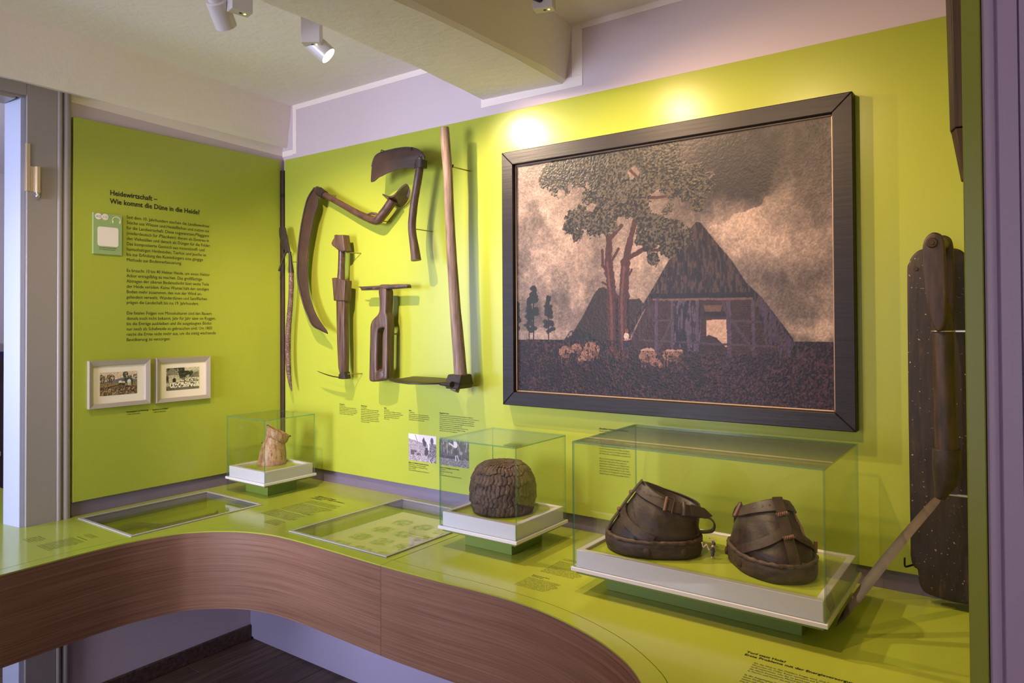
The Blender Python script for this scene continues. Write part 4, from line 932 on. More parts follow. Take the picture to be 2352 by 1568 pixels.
    grn = [(0.3903,0.1733),(0.6125,0.1754)]; gm = np.exp(-((v-grn[0][1])/.02)**2-((u-(grn[0][0]+grn[1][0])/2)/.16)**2)[..., None]*.8
    gcol = gcol*(1-gm)+C3(86, 74, 44)*gm
    im = np.where(ground[..., None], gcol, im)
    P = lambda pts: polymask(Hh, Ww, pts)
    # hut behind, left
    im = put(im, P([(0.2001,0.1972),(0.2195,0.261),(0.2609,0.3384),(0.2948,0.4145),(0.3131,0.4425),(0.3319,0.4465),(0.36,0.4236),(0.3916,0.3926),(0.4536,0.3953),(0.4702,0.3674),(0.4531,0.3173),(0.4219,0.2436),(0.3903,0.1873)]), C3(74, 62, 54)*.92+.05*0, .96)
    im = put(im, P([(0.1739,0.2114),(0.2092,0.2658),(0.2436,0.2756),(0.3184,0.233),(0.3745,0.1776),(0.2767,0.1748)])*(n3 > .42), C3(50, 50, 46), .9)
    # barn
    barn = P([(0.6243,0.6699),(0.6341,0.6811),(0.6451,0.6781),(0.6627,0.6492),(0.6972,0.5897),(0.7363,0.5268),(0.7743,0.4468),(0.8178,0.3884),(0.86,0.3136),(0.8954,0.2486),(0.9212,0.1808),(0.865,0.1709),(0.8231,0.2644),(0.7928,0.3892),(0.7092,0.4047),(0.4988,0.3985),(0.4609,0.3356),(0.4298,0.2622),(0.4141,0.2343),(0.4222,0.2806),(0.4611,0.3676),(0.4991,0.4393),(0.5438,0.5315),(0.5946,0.6254)])
    wall = P([(0.4914,0.3987),(0.7929,0.3976),(0.8356,0.2973),(0.8712,0.1996),(0.8038,0.1813),(0.6403,0.1893),(0.437,0.1885),(0.4218,0.2251),(0.4531,0.3082)])
    im = put(im, wall, C3(74, 50, 46)); brick = wall & (np.abs(((v*120+u*6) % 1)-.5) > .36); im = put(im, brick & (n3 > .45), C3(96, 68, 58), .7)
    streak = fbm(Hh, Ww, 150, 2, 21, .18)
    plank = P([(0.5573,0.3877),(0.6451,0.3869),(0.6437,0.1894),(0.6056,0.1858),(0.5562,0.2183)]); im = put(im, plank, C3(64, 54, 62)); im = put(im, plank & (streak > .56), C3(112, 96, 116), .85); im = put(im, plank & (streak < .40), C3(40, 34, 38), .8)
    im = put(im, P([(0.6616,0.3085),(0.7203,0.3106),(0.7196,0.2085),(0.7077,0.2039),(0.6611,0.2418)]), C3(190, 164, 148)); im = put(im, P([(0.6438,0.2025),(0.6509,0.2391),(0.668,0.2531),(0.6914,0.2422),(0.7176,0.2059),(0.7175,0.1957),(0.6437,0.1894)]), C3(70, 46, 42))
    im = put(im, P([(0.6538,0.3632),(0.7089,0.3645),(0.7021,0.339),(0.6584,0.3371)]), C3(120, 94, 80)); im = put(im, P([(0.6537,0.3398),(0.7186,0.3404),(0.7184,0.3217),(0.6536,0.3242)]), C3(48, 36, 38))
    def bar(a, b, w, col):
        nonlocal im
        A, B = np.array(TOPX(*a)), np.array(TOPX(*b)); d = B-A; L2 = (d**2).sum(); t = np.clip(((u-A[0])*d[0]+(v-A[1])*d[1])/L2, 0, 1)
        ds = np.hypot((u-A[0]-d[0]*t)*1.31, v-A[1]-d[1]*t); im = put(im, (ds < w*(.7+.6*n3)), col)
    for a, b, w in [((712,960),(712,1185),.0065),((780,955),(782,1180),.005),((890,960),(890,1190),.006),((1024,955),(1030,1200),.0085),((1130,950),(1135,1195),.006),((850,1120),(856,1195),.005)]: bar(a, b, w, C3(98, 82, 100))
    for a, b, w in [((782,1045),(716,1185),.005),((1040,1050),(1150,1205),.006),((1000,970),(1035,1060),.006),((640,1135),(1250,1165),.004),((700,1050),(780,1048),.004),((1040,1052),(1180,1056),.004)]: bar(a, b, w, C3(90, 74, 84))
    im = put(im, barn, C3(66, 54, 52)); str2 = fbm(Hh, Ww, 230, 3, 31, .22)
    im = put(im, barn & (str2 > .57), C3(112, 92, 84), .6); im = put(im, barn & (str2 < .42), C3(42, 34, 36), .8)
    bar((690, 945), (1132, 938), .010, C3(46, 38, 36)); bar((700, 960), (1125, 955), .004, C3(124, 100, 92))
    lean = P([(0.7961,0.4058),(0.8209,0.3883),(0.9212,0.1808),(0.8347,0.174)]); im = put(im, lean & (streak > .46), C3(94, 78, 104), .8)
    lean = P([(0.4988,0.3985),(0.5247,0.3977),(0.4526,0.2348),(0.4141,0.2296)]); im = put(im, lean & (streak > .5), C3(88, 74, 90), .7)
    # tree
    for a, b, w in [((530,1185),(522,950),.026),((522,950),(505,800),.020),((505,800),(508,690),.015),((508,690),(480,660),.008),((480,660),(420,650),.005),((508,700),(560,640),.009),((575,1180),(572,950),.026),((572,950),(578,800),.021),((578,800),(600,700),.015),((600,700),(625,600),.012),((625,600),(640,440),.009),((640,440),(600,400),.006),((590,780),(650,745),.010),((650,745),(720,745),.007),((720,745),(770,690),.006),((660,520),(740,515),.006),((740,515),(800,500),.005),((520,790),(548,740),.006),((478,745),(480,810),.006),((480,810),(510,850),.008),((596,850),(606,830),.005),((480,885),(505,900),.005)]:
        bar(a, b, w, C3(92, 62, 56))
    bark = (streak > .58)
    for a, b, w in [((522,1180),(516,960),.010),((516,960),(500,800),.008),((566,1175),(562,960),.010),((562,960),(572,820),.008)]: bar(a, b, w*.55, C3(120, 84, 78))
    for a, b, w in [((545,1180),(540,960),.010),((592,1180),(590,960),.009)]: bar(a, b, w*.6, C3(58, 42, 42))
    fol = np.zeros((Hh, Ww))
    for x, y, r in [(270,415,52),(240,440,34),(310,400,70),(300,455,55),(380,400,80),(420,350,70),(500,360,85),(470,440,80),(540,430,85),(600,340,85),(690,320,80),(770,310,60),(640,420,80),(720,400,75),(800,420,70),(860,430,70),(920,450,50),(945,470,30),(840,490,50),(890,545,40),(780,470,60),(600,490,80),(520,500,70),(440,510,60),(660,540,65),(600,570,75),(540,560,70),(460,580,65),(400,610,65),(350,620,46),(335,650,30),(370,680,36),(440,640,55),(500,630,50),(640,620,55),(700,600,40),(720,670,60),(780,650,55),(830,690,45),(690,710,50),(760,730,50),(700,780,36),(650,690,40),(760,560,30),(550,330,70),(360,360,50)]:
        c = TOPX(x, y); rr = TOPX(x+r, y)[0]-c[0]; fol = np.maximum(fol, 1.25-np.hypot(u-c[0], (v-c[1])/1.31)/rr)
    fm = (fol+(n2-.5)*1.0+(n3-.5)*.9 > .34) & (fol > .12)
    for x, y, r in [(615,410,22),(560,620,18),(600,640,26),(720,540,40),(430,560,16),(300,500,14)]:
        c = TOPX(x, y); rr = TOPX(x+r, y)[0]-c[0]; fm &= ~((np.hypot(u-c[0], (v-c[1])/1.31) < rr*(.6+n3)))
    im = put(im, fm, C3(64, 60, 54)); n5 = fbm(Hh, Ww, 200, 3, 61); im = put(im, fm & (n5+.4*(n2-.5) > .55), C3(122, 112, 98), .75); im = put(im, fm & (n5+.5*(n3-.5) < .42), C3(44, 42, 40), .85)
    # bird
    for a, b in [((1090,392),(1112,392)),((1112,392),(1126,408)),((1126,408),(1140,392)),((1140,392),(1165,386))]: bar(a, b, .0032, C3(48, 42, 42))
    # sheep and shepherdess
    def blob(x, y, rx, ry, col, k=1):
        nonlocal im
        c = TOPX(x, y); ex = TOPX(x+rx, y)[0]-c[0]; ey = abs(TOPX(x, y+ry)[1]-c[1]); m = ((u-c[0])/ex)**2+((v-c[1])/ey)**2 < .75+.5*n3
        im = put(im, m, col, k)
    for x, y, rx, ry in [(318,1185,27,26),(366,1172,24,22),(430,1178,36,34),(410,1200,26,24),(675,1200,38,32),(705,1228,22,20),(775,1200,38,26),(812,1186,16,12),(385,1218,12,14),(730,1243,12,10)]:
        blob(x, y, rx, ry, C3(176, 150, 136)); blob(x+rx*.25, y+ry*.5, rx*.6, ry*.4, C3(112, 90, 82), .8)
    for x, y in [(302,1210),(332,1212),(440,1212),(455,1210),(650,1235),(665,1240),(748,1232),(760,1235),(800,1232)]: bar((x, y-10), (x, y+14), .0028, C3(140, 114, 102))
    blob(583, 1118, 12, 16, C3(196, 182, 176)); blob(584, 1160, 16, 32, C3(70, 66, 96)); blob(584, 1095, 8, 9, C3(140, 84, 66)); bar((574, 1135), (596, 1132), .003, C3(190, 150, 130))
    # heather strokes in front
    st = fbm(Hh, Ww, 260, 2, 55, .6); hw = ground & ~(wall | barn)
    lowf = np.clip((hor-v)*3, 0, 1)
    im = put(im, hw & (st > .60) & (n2+lowf*.3 > .5), C3(128, 96, 94), .6); im = put(im, hw & (st < .38), C3(38, 28, 32), .8); im = put(im, hw & (n4 > .72), C3(140, 110, 104), .4); im = np.where(ground[..., None] & ~(wall | barn)[..., None], im*np.array([.90, .84, .80]), im)
    rgt = hw & (u > .7) & (n4 > .58); im = put(im, rgt, C3(96, 76, 112), .4)  # purple flecks at the right, again reflected daylight put into the paint
    im = im*(1+(n4[..., None]-.5)*.22)*(1+(n3[..., None]-.5)*.14)
    rel = (n3-.5)*.0003+(n4-.5)*.0007+fm*(n4 > .55)*.0003
    return np.clip(im, 0, 1)**1.42*.96, rel
HM = [0.9882763, -0.0055210, -0.1031840, 0.0673696, -1.0593051, 1.4252082, 0.2380343, 0.0029564]
def TOPX(x, y):                     # sketch units of the painting's drawing -> position on the canvas, 0..1
    x, y = x/1000, y/1000; d = HM[6]*x+HM[7]*y+1
    return ((HM[0]*x+HM[1]*y+HM[2])/d, (HM[3]*x+HM[4]*y+HM[5])/d)
im, rel = picture(500, 658)
grid_picture('canvas', im, (1.5625, -.0405, 1.3245), (1.178, 0, 0), (0, 0, .896), M['paint'], pt, rel, (0, -1, 0))

# ------------------------------------------------------------------ the two small framed photographs on the left panel
def mitre_x(name, o, i, x0, x1, x2, mat, par):
    O = [(o[0],o[2]),(o[1],o[2]),(o[1],o[3]),(o[0],o[3])]; I = [(i[0],i[2]),(i[1],i[2]),(i[1],i[3]),(i[0],i[3])]
    for k in range(4):
        a, b, c, d = O[k], O[(k+1)%4], I[(k+1)%4], I[k]
        MB().loft([[(x0,*a), (x1,*a), (x2,*d), (x0,*d)], [(x0,*b), (x1,*b), (x2,*c), (x0,*c)]]).build(name, mat, par, None, .001, 1)
def avg(p): return (sum(p[i][0] for i in (0,3))/2, sum(p[i][0] for i in (1,2))/2, sum(p[i][1] for i in (2,3))/2, sum(p[i][1] for i in (0,1))/2)
def heath(Hh, Ww):
    v, u = np.mgrid[0:Hh, 0:Ww]; u = (u+.5)/Ww; v = (v+.5)/Hh; n1 = fbm(Hh, Ww, 9, 4, 3); n2 = fbm(Hh, Ww, 40, 3, 8); im = np.ones((Hh, Ww, 3))*C3(222, 196, 168)
    hill = v < .60+.14*np.exp(-((u-.66)/.28)**2); im[hill & (v > .52)] = C3(112, 112, 116)
    gr = v < .53; im[gr] = C3(160, 130, 84)
    im = np.where((gr & (v < .30+.12*n1))[..., None], C3(112, 88, 76)+(n2[..., None]-.5)*.5, im); im[gr & (n2 > .62)] = C3(90, 72, 60); im[gr & (v < .3) & (n2 > .58)] = C3(176, 148, 96)
    for x, y, rx, ry, c in [(.04,.78,.05,.13,C3(96,80,60)),(.10,.72,.05,.12,C3(100,82,60)),(.28,.74,.11,.16,C3(92,74,52)),(.68,.86,.07,.14,C3(58,62,50)),(.80,.72,.07,.10,C3(70,72,62)),(.95,.76,.06,.10,C3(80,80,70))]:
        im[(((u-x)/rx)**2+((v-y)/ry)**2 < .5+n2) & (n2 > .42)] = c
    for x, a, b in [(.04,.52,.8),(.10,.52,.75),(.25,.5,.72),(.30,.48,.7),(.68,.62,.95)]: im[(abs(u-x) < .008) & (v > a) & (v < b)] = C3(66, 54, 44)
    for x, y, rx, ry, c in [(.72,.60,.09,.11,C3(60,62,66)),(.54,.55,.05,.07,C3(222,210,196)),(.62,.54,.05,.06,C3(210,196,180)),(.78,.56,.055,.09,C3(226,214,200)),(.55,.46,.06,.06,C3(62,50,44)),(.62,.45,.05,.06,C3(58,48,44)),(.79,.46,.05,.07,C3(200,188,172)),(.86,.52,.03,.14,C3(70,72,80))]:
        im[((u-x)/rx)**2+((v-y)/ry)**2 < .7+.5*n2] = c
    im[(abs(v-(.30+.25*u)) < .025) & (u > .2) & (u < .6)] = C3(78, 62, 54)
    n9 = fbm(Hh, Ww, 90, 2, 77); return np.clip(im*(.72+.56*n9[..., None])+(n2[..., None]-.5)*.2, 0, 1)
def fold(Hh, Ww):
    v, u = np.mgrid[0:Hh, 0:Ww]; u = (u+.5)/Ww; v = (v+.5)/Hh; n1 = fbm(Hh, Ww, 9, 4, 13); n2 = fbm(Hh, Ww, 40, 3, 18); im = np.ones((Hh, Ww, 3))*C3(84, 88, 70)
    im[(n1+.4*n2 > .74) & (v > .5)] = C3(176, 172, 148); im[(n1 < .40) & (v > .45)] = C3(48, 52, 42); im[(v > .85) & (u > .55)] = C3(206, 196, 168)
    roof = polymask(Hh, Ww, [(.0,.72),(.12,1),(.2,1),(.38,.66),(.14,.68),(.06,.60)]); im[roof] = C3(132, 124, 104)
    im[polymask(Hh, Ww, [(.07,.66),(.14,.68),(.38,.68),(.42,.40),(.40,.36),(.08,.34)])] = C3(206, 194, 166); im[polymask(Hh, Ww, [(.19,.36),(.19,.50),(.24,.57),(.29,.50),(.29,.36)])] = C3(40, 38, 32)
    im[(np.abs((u*30) % 1-.5) < .12) & polymask(Hh, Ww, [(.07,.66),(.38,.66),(.4,.58),(.08,.56)])] = C3(90, 82, 68)
    gr = v < .36; im[gr] = C3(190, 180, 152); im[gr & (v < .16+.06*n1)] = C3(112, 106, 90); flock = (v > .12) & (v < .34) & (u > .12); im[flock & (n2 > .44)] = C3(240, 230, 206); im[flock & (n2 < .40)] = C3(70, 68, 56)
    im[(v > .38) & (v < .52) & (u > .42) & (n2 > .46)] = C3(216, 206, 178); im[polymask(Hh, Ww, [(.72,.56),(.80,.72),(.96,.78),(1,.55),(.9,.5)])] = C3(122, 116, 96); im[(abs(v-.50) < .03) & (u > .75)] = C3(212, 202, 176)
    n9 = fbm(Hh, Ww, 90, 2, 79); return np.clip(im*(.70+.6*n9[..., None])+(n2[..., None]-.5)*.22, 0, 1)
def small_frame(label, fo, fi, fp, gen, loc):
    o, i, p = avg(fo), avg(fi), avg(fp); t = thing('framed_photograph', label, 'picture', (.02, (o[0]+o[1])/2, o[2]))
    mitre_x('frame_bar', o, i, .0202, .0415, .036, M['frame_grey'], t)
    boxo('mat_board', (.0212, .0285, i[0]-.004, i[1]+.004, i[2]-.004, i[3]+.004), M['mat'], t)
    im = gen(100, 160); grid_picture('photo', im, (.0292, p[0], p[2]), (0, p[1]-p[0], 0), (0, 0, p[3]-p[2]), M['photo'], t)
    return o, p
f1 = small_frame('left of two grey framed photographs, a brownish heath view with a cart', [(-0.9868,1.4441),(-0.7292,1.4413),(-0.729,1.2423),(-0.9864,1.2408)], [(-0.9705,1.4212),(-0.7495,1.4193),(-0.7493,1.2588),(-0.9702,1.2603)], [(-0.9395,1.3913),(-0.7843,1.3905),(-0.7841,1.2915),(-0.9386,1.2923)], heath, 0)
f2 = small_frame('right of two grey framed photographs, a sheep flock before a thatched barn', [(-0.7017,1.4428),(-0.4424,1.4415),(-0.4386,1.2393),(-0.7015,1.2404)], [(-0.6834,1.419),(-0.4612,1.4204),(-0.4603,1.2579),(-0.6797,1.2582)], [(-0.6522,1.3934),(-0.4931,1.3936),(-0.4922,1.2906),(-0.6513,1.2915)], fold, 0)

# ------------------------------------------------------------------ lettering on the left panel
RX, UX = (0, 1, 0), (0, 0, 1); XP = .0202
def tx(name, lines, a, b, lastbase, par=pl, mat=None, longest=None, **k):
    """a: first baseline left, b: right end of the longest line, lastbase: last baseline left (panel y, z)"""
    n = len(lines); lh = (a[1]-lastbase[1])/max(1, n-1)
    return text(name, lines, (XP, a[0], a[1]), RX, UX, lh, b[0]-a[0], mat or M['ink'], par, **k)
q = [(-0.8961,2.1535),(-0.4846,2.1219),(-0.896,2.1178)]
text('heading', ['Heidewirtschaft –', 'Wie kommt die Düne in die Heide?'], (XP, q[0][0], q[0][1]), RX, UX, q[0][1]-q[2][1], q[1][0]-q[0][0], M['ink'], pl, bold=.022)
q = [(-0.8259,2.0599),(-0.4286,1.963),(-0.8256,1.8713),(-0.825,1.8228),(-0.4444,1.8127),(-0.8248,1.6818),(-0.8247,1.6343),(-0.4,1.6029),(-0.8246,1.5221)]
wr = q[1][0]-q[0][0]; lh = (q[0][1]-q[8][1])/23.0
T1 = ['Seit dem 10. Jahrhundert stechen die Landbewohner', 'Stücke aus Wiesen und Heideflächen und nutzen sie', 'für die Landwirtschaft. Diese sogenannten', '(niederdeutsch für                ) dienen als Einstreu in', 'den Viehställen und danach als Dünger für die Felder.', 'Das kompostierte Gemisch aus mineralstoff- und', 'humushaltigen Heidesoden, Tierkot und Jauche ist', 'bis zur Erfindung des Kunstdüngers eine gängige', 'Methode zur Bodenverbesserung.', '',
      'Es braucht 10 bis 40 Hektar Heide, um einen Hektar', 'Acker ertragsfähig zu machen. Das großflächige', 'Abtragen der oberen Bodenschicht lässt weite Teile', 'der Heide veröden. Keine Wurzel hält den sandigen', 'Boden mehr zusammen, den nun der Wind un-', 'gehindert verweht. Wanderdünen und Sandflächen', 'prägen die Landschaft bis ins 19. Jahrhundert.', '',
      'Die fatalen Folgen von Monokulturen sind den Bauern', 'damals noch nicht bekannt. Jahr für Jahr säen sie Roggen,', 'bis die Erträge ausbleiben und die ausgelaugten Böden', 'nur noch als Schafweide zu gebrauchen sind. Um 1800', 'reicht die Ernte nicht mehr aus, um die stetig wachsende', 'Bevölkerung zu versorgen.']
full = q[7][0]-q[6][0]
text('lettering', T1, (XP, q[0][0], q[0][1]), RX, UX, lh, full, M['ink'], pl)
zq = lambda n: q[0][1]-lh*n
qi = [(-0.5099,2.0268),(-0.4365,2.0129),(-0.6836,1.9841),(-0.608,1.9809)]
text('lettering', ['Plaggen'], (XP, qi[0][0], zq(2)), RX, UX, lh, qi[1][0]-qi[0][0], M['ink'], pl, italic=.25)
text('lettering', ['Placken'], (XP, qi[2][0], zq(3)), RX, UX, lh, qi[3][0]-qi[2][0], M['ink'], pl, italic=.25)
for f, a, b in ((f1, 'Postkutschengespann auf Heideweg', '1. Hälfte 20. Jahrhundert'), (f2, 'Schafstall in der Heide', '1. Hälfte 20. Jahrhundert')): pass
q = [(-0.8256,1.21),(-0.7303,1.2115),(-0.8247,1.2004),(-0.7652,1.2006),(-0.7107,1.2075),(-0.6404,1.2091),(-0.7097,1.1976),(-0.6486,1.198)]
for k_, (a, b) in enumerate((('Ochsengespann auf Heideweg', '1. Hälfte 20. Jahrhundert'), ('Schafherde vor Schafstall', '1. Hälfte 20. Jahrhundert'))):
    p = q[k_*4:k_*4+4]
    text('caption', [a], (XP, p[0][0], p[0][1]), RX, UX, .0105, p[1][0]-p[0][0], M['ink'], pl, bold=.02)
    text('caption', [b], (XP, p[2][0], p[2][1]-.001), RX, UX, .0095, p[3][0]-p[2][0], M['ink'], pl)
# audio guide card
q = avg([(-0.9666,2.0755),(-0.8477,2.0644),(-0.8497,1.8935),(-0.968,1.897)])
ac = tag(boxo('audio_card', (.0202, .029, q[0], q[1], q[2], q[3]), M['card_green'], None, .0006, 1, org=(.0202, (q[0]+q[1])/2, q[2])), 'small green audio guide card with headphones sign on the left panel', 'sign')
cw, chh = q[1]-q[0], q[3]-q[2]; CX_ = lambda f: q[0]+cw*f; CZ_ = lambda f: q[3]-chh*f
def disc(cy_, cz_, r, x, n=28): return [(cy_+r*math.cos(2*PI*i/n), cz_+r*math.sin(2*PI*i/n)) for i in range(n)]
r_ = cw*.112
for k_, (f, s_) in enumerate(((.175, '012'), (.405, '112'))):
    dd = plate('number_disc', [disc(CX_(f), CZ_(.085), r_, 0)], 'YZ', .0293, .0008, M['whiteprint'], ac)
    text('number', [s_], (.0298, CX_(f)-r_*.68, CZ_(.085)-r_*.32), RX, UX, r_*1.05, r_*1.36, M['print_ink'], dd, gap=.0002)
hc = (CX_(.80), CZ_(.15)); hr = cw*.155
arc = [(hc[0]+hr*math.cos(a), hc[1]+hr*math.sin(a)) for a in [PI*i/20 for i in range(21)]]; arc2 = [(hc[0]+hr*.84*math.cos(a), hc[1]+hr*.84*math.sin(a)) for a in [PI*i/20 for i in range(21)]]
plate('headphone_sign', [arc+arc2[::-1]], 'YZ', .0293, .0006, M['cream_print'], ac)
for sg in (1, -1):
    yc = hc[0]+sg*hr*.80; plate('headphone_sign', [[(yc-hr*.16, hc[1]-hr*.62), (yc+hr*.16, hc[1]-hr*.62), (yc+hr*.16, hc[1]+.0), (yc-hr*.16, hc[1]+.0)]], 'YZ', .0293, .0006, M['cream_print'], ac)
rr = []
for (sx, sz), a0 in (((1,1),0),((-1,1),90),((-1,-1),180),((1,-1),270)):
    for i in range(7):
        a = math.radians(a0+i*15); rr.append((CX_(.51)+sx*(cw*.36-cw*.08)+cw*.08*math.cos(a), CZ_(.565)+sz*(chh*.235-cw*.08)+cw*.08*math.sin(a)))
plate('blank_label', [rr], 'YZ', .0293, .0006, M['whiteprint'], ac)
text('caption', ['Die traditionelle Heidewirtschaft', 'The traditional heath economy'], (.0293, CX_(.20), CZ_(.85)), RX, UX, chh*.042, cw*.60, M['ink'], ac, gap=.0003)

# ------------------------------------------------------------------ lettering and prints on the back panel
RA = (1, 0, 0); YA = -.0202
def ta(name, lines, pts, mat=None, par=pbk, bold0=False, **k):
    a, b, c = pts; n = len(lines); lh = (a[1]-c[1])/max(1, n-1); w = b[0]-a[0]
    if bold0:
        text(name, lines[:1], (a[0], YA, a[1]), RA, UX, lh, w*bold0, mat or M['ink'], par, bold=.025)
        text(name, lines[1:], (a[0], YA, a[1]-lh), RA, UX, lh, w, mat or M['ink'], par)
    else: text(name, lines, (a[0], YA, a[1]), RA, UX, lh, w, mat or M['ink'], par, **k)
ta('caption', ['Kniesense', '17. Jahrhundert', 'Mit Sense und Haken wird die Heide dicht', 'über dem Boden gemäht, die mit dem Haken', 'gehalten, gebündelt Streu wegen in der Hand', 'auf den großen Torf auch fürs Vieh längs in', 'in der den Ställen als Einstreu dient.'], [(0.4722,1.1967),(0.5992,1.1985),(0.472,1.1496)], bold0=.30)
ta('caption', ['Stielchen-Hacke', '17. Jahrhundert', 'Beim Roden und Heidhauen kommt kurze Hacke', 'zum Einsatz, im Laufe auf dem Boden liegt, mal', 'die Wurzel und schneidet die Streu heraus. Kräftig', 'die Hände vom gestochenen werden sie mit dem', 'gewinnen zusammengeschoben und als Dünger', 'genutzt. Streu aus der Heide dient im bestenfalls', 'Laub zusammen. Fleiß der Düngen und ausbeuten', 'bestreuen oder daraus.'], [(0.6268,1.1978),(0.7522,1.1962),(0.6265,1.1222)], bold0=.33)
ta('caption', ['Schab', '19. Jahrhundert', 'Mit der Schab wurden auf Plaggen der Heideboden', 'auch zum sog. Bülten. Quer gegen geschleift. Ein geübtes', 'und geschicktes Anschneidern der brauchbaren', 'Plaggen, drücken und Pressen vor Ernte um', 'Heu oder Stroh.'], [(0.7823,1.1976),(0.9056,1.1976),(0.7812,1.1475)], bold0=.14)
ta('caption', ['Sichel', '19. Jahrhundert', 'Sichel- und Heidesensen wurden überall eingesetzt,', 'Heidekraut gehauenes, mühsam Heidschnucken Streu-', 'mit der Scharf schneiden hieb der Schneid die Heide', 'gründig Boden mit der Heide verwendet.'], [(0.941,1.1971),(1.0684,1.1944),(0.94,1.1559)], bold0=.13)
ta('caption', ['Plaggenhieb-Twicke', 'Heidekräuter, Gräser und angesetzte Humusschichten heraus gehauenen: Plaggen der', 'Twicke. Das alleine im Einsatz die Arbeitung durch Hieben, das Tal die Torfe, wird die so tiefer. Art', 'die Grabesäcke bis in 19. Jahrhundert an zwei Büchsen und Pferd die auf – Anscheinwerk', 'in die Heidefläche und bessere Flächen. Man streckte die Plaggenhiebe an Bündeln nach', 'hatten ihn zusammen. Jetzt was einer Arbeiter und Plaggenbauer so in einen Kleinbauern', 'die Männer die schweren Twicke mit entgegenliegen allein.', 'Plaggen bis Moormen werden zum Abheben Dünner Schicht, dem Torfes', 'Mit Dünger oder Pfostenarbeiten werden die Plaggen zum Düngen', 'gepresster Sollte, Lehm in Schürz aufgebracht.'], [(1.126,1.1984),(1.3463,1.1923),(1.1256,1.1219)], bold0=.25)
def bw(Hh, Ww, kind):
    v, u = np.mgrid[0:Hh, 0:Ww]; u = (u+.5)/Ww; v = (v+.5)/Hh; n1 = fbm(Hh, Ww, 8, 4, 23+kind); n2 = fbm(Hh, Ww, 60, 4, 28+kind); n3 = fbm(Hh, Ww, 26, 3, 31+kind, .3); g = np.zeros((Hh, Ww))
    if kind == 0:
        g[:] = .88; hill = v < .80-.22*u+.03*n1; g[hill] = .50; g = np.where(hill, .30+.75*(n2-.1)*.9, g); g = np.where((v < .30) & (u < .6), .35+.9*np.clip(n2-.25, 0, .6), g); g[(v < .40) & (v > .22) & (u < .45) & (u > .08) & (n1 < .5)] = .22
        bush = (v < .70) & (u > .76); g = np.where(bush, .12+.6*n2*(n2 > .45), g); g[((u-.85)/.06)**2+((v-.80)/.13)**2 < .6+.6*n2] = .22
        for pts, c in (([(.50,.78),(.56,.92),(.60,.80),(.66,.72),(.62,.55),(.55,.60)], .18), ([(.62,.55),(.58,.30),(.62,.22),(.72,.30),(.72,.52)], .14), ([(.66,.78),(.72,.80),(.77,.62),(.75,.46),(.71,.45),(.70,.62)], .92), ([(.24,.98),(.26,.98),(.34,.72),(.32,.72)], .2), ([(.72,.3),(.70,.12),(.73,.12),(.76,.3)], .25)): g[polymask(Hh, Ww, pts)] = c
        g[(v < .22) & (u > .55) & (n2 > .50)] = .7
    else:
        g = .20+.30*(n3-.35); g[(n3 > .60) & (v > .45)] = .55; low = v < .30; g = np.where(low, .25+.85*(n2-.3), g); g[(v < .36) & (v > .26) & (n1 > .5)] = .12
        for pts, c in (([(.48,.94),(.56,.95),(.62,.80),(.60,.66),(.52,.64),(.50,.74)], .92), ([(.51,.74),(.50,.68),(.32,.80),(.33,.84)], .90), ([(.50,.64),(.61,.70),(.64,.58),(.60,.40),(.53,.40)], .15), ([(.54,.40),(.58,.40),(.57,.20),(.54,.20)], .80), ([(.59,.42),(.62,.42),(.68,.22),(.66,.20)], .82), ([(.49,.96),(.55,.99),(.57,.94),(.51,.92)], .5)): g[polymask(Hh, Ww, pts)] = c
    g = np.clip(g+(n2-.5)*.22, 0, 1)[..., None]
    return C3(44, 34, 44)*(1-g)+C3(244, 230, 236)*g
q = [(0.9393,1.0968),(1.1067,1.0947),(1.1055,0.9759),(0.9392,0.9767)]; p = avg(q)
grid_picture('photo_print', bw(200, 200, 0), (p[0], -.0206, p[2]), (p[1]-p[0], 0, 0), (0, 0, p[3]-p[2]), M['photo'], pbk)
q2 = [(1.1249,1.0825),(1.2927,1.0832),(1.2908,0.9762),(1.1256,0.976)]; p2 = avg(q2)
grid_picture('photo_print', bw(200, 200, 1), (p2[0], -.0206, p2[2]), (p2[1]-p2[0], 0, 0), (0, 0, p[3]-p2[2]), M['photo'], pbk)
ta('caption', ['Mähen von Heideland mit Sichel und Hacke', 'Wietzen, Lüneburger', 'Dehningen, Heidekreis', 'um 1910', 'Sammelmuseum Hösern'], [(0.939,0.9625),(1.0614,0.9632),(0.9388,0.9289)], bold0=1.0)
ta('caption', ['Hauen von Heideplaggen mit der Twicke', 'Otto Renhold', 'Hinrichsberg, Landkreis Celle', 'um 1912', 'Landwirtschaftsmuseum Hermannsburg Lüneburg'], [(1.1262,0.9621),(1.2495,0.9638),(1.126,0.9284)], bold0=.90)
ta('caption', ['Abendliche Heimkehr mit Schafherde', 'Öl auf Leinwand', 'um 1900', '', 'Ohne Heide keine Schafe:', 'In der Heidewirtschaft fressen vor allem', 'Im Winter des 19. Jahrhunderts dehnt die weite', 'Heidelandschaft Schafen genügend Futter.', 'Um die Schnucken nachts vor Kälte und Nässe', 'zu schützen, werden sie in Außenschafställen in', 'der Heide oder in Hofschafställen untergebracht.', '', 'Mit der Zerstörung der Heideflächen geht die', 'Anzahl der Schafe zurück. Das Angebot an', 'einheimischer Schafwolle sinkt. Zeitgleich wird', 'Baumwolle aus Übersee eingeführt. Das Nach-', 'sehen hat die Landbevölkerung. Ihr geht, neben', 'dem Schafmist als Düngemittel, eine bedeutende', 'Einnahmequelle und Lebensgrundlage verloren.'], [(1.9186,1.1962),(2.0479,1.207),(1.9182,1.0306)], bold0=.92)

